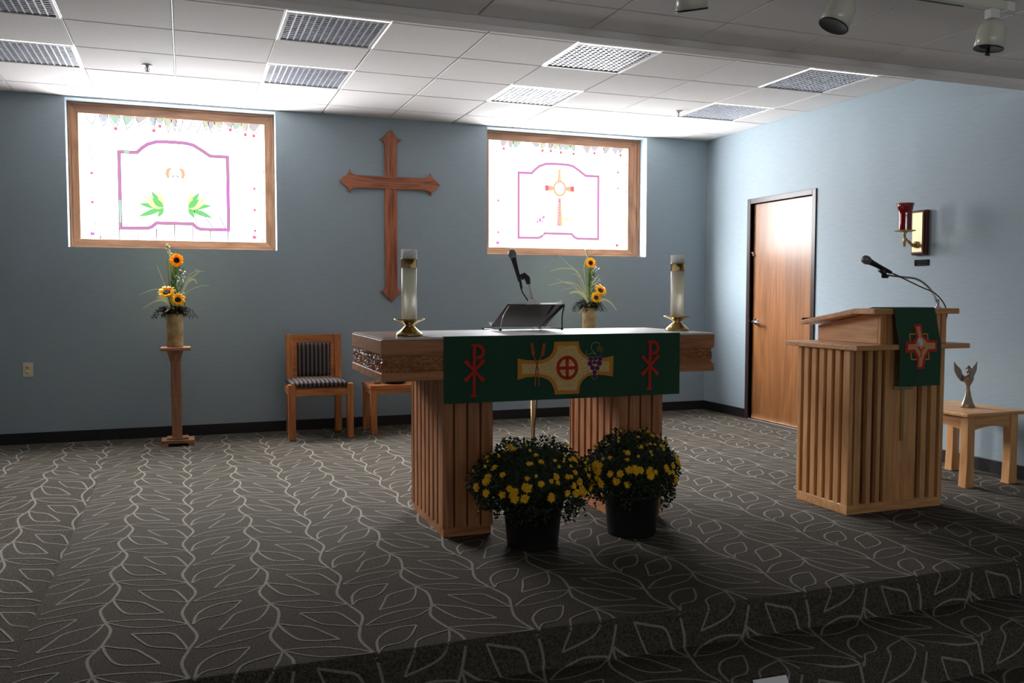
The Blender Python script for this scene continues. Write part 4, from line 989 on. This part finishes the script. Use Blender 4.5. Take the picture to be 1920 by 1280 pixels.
m = MB(); m.prism([(ux0+.0, uy0+.02, .95), (ux0, uy1, .95), (ux0, uy1, 1.040), (ux0, -4.07, 1.118), (ux0, uy0+.02, 1.118)], (ux1-ux0, 0, 0)); ub = obj('desk_box', m, LECY, lec, bevel=.003)
for xa, wd in ((ux0, .03), (ux0+.06, .025), (ux0+.36, .025), (ux0+.41, .025), (ux1-.035, .035)): m = MB(); m.box(xa, xa+wd, uy0, uy0+.02, .95, 1.118); obj('slat', m, LECZ, lec, bevel=.002)
m = MB(); dz = .032
m.prism([(3.560, -4.225, 1.118), (3.560, -4.07, 1.118), (3.560, -3.605, 1.043), (3.560, -3.605, 1.043+.026), (3.560, -4.07, 1.118+dz), (3.560, -4.225, 1.118+dz)], (4.178-3.560, 0, 0)); obj('reading_desk', m, LECX, lec, bevel=.004)
m = MB(); m.box(3.57, 4.17, -3.612, -3.600, 1.045, 1.085); obj('book_ledge', m, MAHOG, lec, bevel=.002)
# brass T-shaped cross on the centre panel
m = MB(); yy = ly0+.004
m.box(3.735, 3.872, yy-.016, yy, .693, .716); m.box(3.794, 3.812, yy-.014, yy, .40, .70); 
o = obj('brass_cross', m, DBRASS, lec, bevel=.003)
# lectern antependium
an = thing('lectern_hanging', (3.83, -4.285, .72), 'green cloth with red and gold cross draped over the front of the lectern', 'cloth')
m = MB(); prof2 = [(-3.98, 1.1375), (-4.07, 1.1545), (-4.222, 1.1545), (-4.230, 1.150), (-4.243, 1.10), (-4.268, 1.0), (-4.281, .95), (-4.282, .92), (-4.282, .82), (-4.282, .718)]
hx0, hx1 = 3.690, 3.985; n = 12; v = []
for y, z in prof2:
    for i in range(n+1): x = hx0+(hx1-hx0)*i/n; v.append((x, y+(.002*math.sin(i*1.3) if z < .9 else 0), z))
m.add(v, [(r*(n+1)+i, r*(n+1)+i+1, (r+1)*(n+1)+i+1, (r+1)*(n+1)+i) for r in range(len(prof2)-1) for i in range(n)], 0, False)
o = obj('cloth', m, GREEN, an); sd = o.modifiers.new('s', 'SOLIDIFY'); sd.thickness = .003; sd.offset = 0
HY = -4.287
def hp(x, y, d=0):  # zoom coordinates of the emblem
    p = at(1, HY, 1660+x/4.92, 580+y/4.92); return Vector((p.x, HY-d+max(0, (p.z-.95)*.25), p.z))
m = MB()
sq = [hp(*p) for p in ((243, 228), (407, 226), (403, 458), (240, 462), (243, 228))]; 
for a in range(4): m.strip([sq[a], sq[a+1]], .007, (0, -1, 0), .0012, 0)
cr = [(292, 140), (368, 138), (360, 235), (398, 285), (480, 285), (470, 388), (400, 388), (372, 440), (352, 548), (285, 548), (290, 460), (258, 395), (182, 402), (190, 300), (262, 295), (300, 240)]
m.prism([hp(p[0], p[1], .0014) for p in cr], (0, -.001, 0), 1)
cr2 = [(312, 160), (348, 158), (345, 250), (385, 305), (460, 308), (455, 362), (390, 365), (350, 430), (332, 528), (303, 528), (310, 440), (270, 368), (205, 375), (208, 322), (275, 318), (318, 255)]
m.prism([hp(p[0], p[1], .0026) for p in cr2], (0, -.0008, 0), 2)
m.add([hp(325+24*math.cos(a), 300+38*math.sin(a), .004) for a in [2*PI*i/16 for i in range(16)]], [tuple(range(16))], 3)
m.strip(smooth_path([hp(300, 345, .0045), hp(325, 378, .0045), hp(355, 345, .0045)], 5), .008, (0, -1, 0), .0006, 1); m.strip([hp(328, 378, .0042), hp(322, 440, .0042)], .005, (0, -1, 0), .0006, 1)
obj('cross_emblem', m, [ORANGE, RED, mat('sand_thread', (206, 150, 104), .8), mat('silver_thread', (206, 196, 204), .6)], an)
# lectern microphone
gn = thing('microphone_stand', (4.165, -4.08, 1.15), 'curved chrome gooseneck microphone holder on the right side of the lectern', 'microphone stand')
gpts = smooth_path([(4.145, -4.10, 1.149), (4.140, -4.08, 1.215), (4.105, -4.06, 1.275), (4.03, -4.05, 1.318), (3.92, -4.05, 1.330), (3.80, -4.05, 1.340)], 8)
m = MB(); m.tube(gpts, .006, 10); obj('gooseneck', m, STEEL, gn)
m = MB(); m.lathe([(0, 0), (.018, 0), (.018, .006), (.008, .01), (.008, .05), (0, .05)], (4.145, -4.10, 1.149), 20); obj('flange', m, CHROME, gn)
m = MB(); m.tube([(3.81, -4.05, 1.333), (3.785, -4.05, 1.335), (3.785, -4.05, 1.355), (3.76, -4.05, 1.375)], [.012, .017, .016, .020], 10); obj('clip', m, BLACK, gn)
mk2 = mic((3.835, -4.05, 1.355), (-.2, 0, .078), 'black handheld microphone with grey grille clipped over the lectern', .19)
m = MB(); m.tube(smooth_path([(3.83, -4.05, 1.357), (3.86, -4.055, 1.345), (3.95, -4.06, 1.31), (4.05, -4.07, 1.27), (4.14, -4.08, 1.235), (4.205, -4.09, 1.17), (4.215, -4.10, 1.10), (4.17, -4.10, 1.04), (4.137, -4.09, 1.01)], 6), .0035, 8)
obj('cable', m, BLACK, mk2)

# right table with angel
tx0, tx1, ty0, ty1 = 4.585, 5.10, -3.935, -3.36
tb = thing('side_table', ((tx0+tx1)/2, (ty0+ty1)/2, 0), 'small oak end table beside the lectern against the right wall', 'table')
m = MB(); m.box(tx0, tx1, ty0, ty1, .456, .48); obj('table_top', m, LECX, tb, bevel=.006)
for xa in (tx0+.04, tx1-.105):
    for ya in (ty0+.03, ty1-.09):
        m = MB(); m.prism([(xa, ya, .456), (xa+.06, ya, .456), (xa+.06, ya, .15), (xa+.068, ya, 0), (xa-.008, ya, 0), (xa, ya, .15)], (0, .06, 0)); obj('leg', m, LECZ, tb, bevel=.004)
def apron(P, du, dn, L):
    P = Vector(P); du = Vector(du); pts = [P+Vector((0, 0, .456)), P+du*L+Vector((0, 0, .456))]
    for i in range(9): u = 1-i/8; pts.append(P+du*L*u+Vector((0, 0, .365+.022*math.sin(PI*u))))
    m = MB(); m.prism(pts, dn)
    for z in (.405, .413, .421): a = P-Vector(dn)*.04; m.strip([a+Vector((0, 0, z)), a+du*L+Vector((0, 0, z))], .003, -Vector(dn), .002)
    return m
obj('apron', apron((tx0+.1, ty0+.04, 0), (1, 0, 0), (0, .018, 0), tx1-tx0-.205), LECX, tb)
obj('apron', apron((tx0+.05, ty0+.09, 0), (0, 1, 0), (.018, 0, 0), ty1-ty0-.18), LECY, tb)
# angel statue: one flowing gown, torso with wings, head
ax_, ay_ = 4.865, -3.68
ag = thing('angel_statue', (ax_, ay_, .48), 'small pewter angel figure with raised wings on the end table', 'statue')
m = MB(); m.lathe([(0, 0), (.052, 0), (.055, .004), (.040, .03), (.024, .075), (.015, .115), (.013, .14), (.022, .155), (.034, .175), (.040, .19), (.036, .205), (.018, .213), (.010, .218), (.010, .225)], (ax_, ay_, .48), 28)
for v in m.v: v.y = ay_+(v.y-ay_)*.7
obj('gown', m, ANGEL, ag)
m = MB(); m.sphere((ax_+.004, ay_, .48+.243), .019, 16, sq=1.15); m.tube([(ax_-.004, ay_-.01, .48+.232), (ax_-.02, ay_-.02, .48+.215)], [.006, .004], 8)
m.sphere((ax_+.004, ay_-.0185, .48+.241), .0035, 8); obj('head', m, ANGEL, ag)
m = MB(); m.sphere((ax_+.006, ay_+.006, .48+.252), .019, 16, sq=.85); m.sphere((ax_+.014, ay_+.012, .48+.268), .008, 10); obj('hair', m, RUST, ag)
for s_ in (-1, 1):
    W = [(.012, .165), (.045, .175), (.075, .205), (.098, .245), (.102, .305), (.082, .282), (.060, .265), (.046, .250), (.036, .222), (.018, .205)]
    m = MB(); m.prism([(ax_+s_*a, ay_+.012+.1*a, .48+b_) for a, b_ in W], (0, .008, 0)); obj('wing', m, ANGEL, ag, bevel=.002)
    for k in range(4): pass

# sconce sanctuary lamp
sy = -2.925
sl = thing('sanctuary_lamp', (R, sy, 1.69), 'red glass sanctuary lamp on a brass arm and wooden plaque on the right wall', 'lamp')
m = MB(); m.box(R-.035, R, sy-.068, sy+.068, 1.522, 1.858); m.box(R-.048, R-.035, sy-.060, sy+.060, 1.53, 1.85); obj('plaque', m, MAHOG, sl, bevel=.006)
m = MB(); m.box(R-.051, R-.0482, sy-.048, sy+.048, 1.545, 1.838); obj('brass_plate', m, PLATE, sl, bevel=.001)
cx_, cy_ = 4.955, -3.005
m = MB(); m.tube(smooth_path([(R-.05, sy, 1.60), (R-.10, sy-.01, 1.595), (R-.17, sy-.04, 1.62), (cx_+.01, cy_, 1.635)], 5), [.014]*6+[.012]*5+[.009]*5, 10)
m.lathe([(0, -.05), (.008, -.05), (.011, 0), (.009, .04), (.018, .05), (.012, .056), (0, .056)], (cx_, cy_, 1.628), 20); m.lathe([(0, 0), (.026, 0), (.026, .01), (0, .014)], (R-.052, sy, 1.60), 20, axis=(-1, 0, 0)); obj('arm', m, DBRASS, sl)
m = MB(); m.lathe([(0, 0), (.02, 0), (.066, .008), (.076, .013), (.076, .015), (.064, .011), (0, .004)], (cx_, cy_, 1.682), 36); obj('drip_pan', m, DBRASS, sl)
m = MB(); m.lathe([(0, .002), (.046, .002), (.047, .01), (.047, .12), (.049, .15), (.055, .18), (.063, .205), (.061, .205), (.053, .18), (.046, .15), (.044, .12), (.044, .012), (0, .01)], (cx_, cy_, 1.688), 40); obj('glass_chimney', m, REDGL, sl)
m = MB(); m.lathe([(0, 0), (.03, 0), (.03, .09), (0, .09)], (cx_, cy_, 1.70), 24); obj('inner_candle', m, mat('dark_red_wax', (110, 14, 16), .5), sl)
np_ = thing('name_plaque', (R, -2.93, 1.466), 'small black engraved plate on the right wall under the red lamp', 'sign')
m = MB(); m.box(R-.004, R+.001, -3.0, -2.86, 1.443, 1.489); obj('plate', m, MATTE, np_)
m = MB(); rr = random.Random(2)
for i, z in enumerate((1.479, 1.466, 1.453)):
    y = -2.875-(.012 if i != 1 else 0)
    while y > -2.985+(.012 if i != 1 else 0):
        L = rr.uniform(.006, .014); m.box(R-.0046, R-.004, y-L, y, z-.0009, z+.0009); y -= L+.003
obj('engraving', m, mat('engraving', (96, 90, 90), .6), np_)

# paper propped on the lower floor against the second riser
pA = at(1, -5.49, 1411, 1275); pB = at(1, -5.49, 1474, 1265)
m = MB(); m.prism([pA, pB, Vector((pB.x+.01, -5.56, ZF+.002)), Vector((pA.x+.01, -5.56, ZF+.002))], (0, -.001, .001))
o = obj('paper_sheet', m, PAPER, loc=(pA.x, -5.56, ZF)); tag(o, 'white sheet of paper propped against the lower step at the bottom edge of the photo', 'paper')
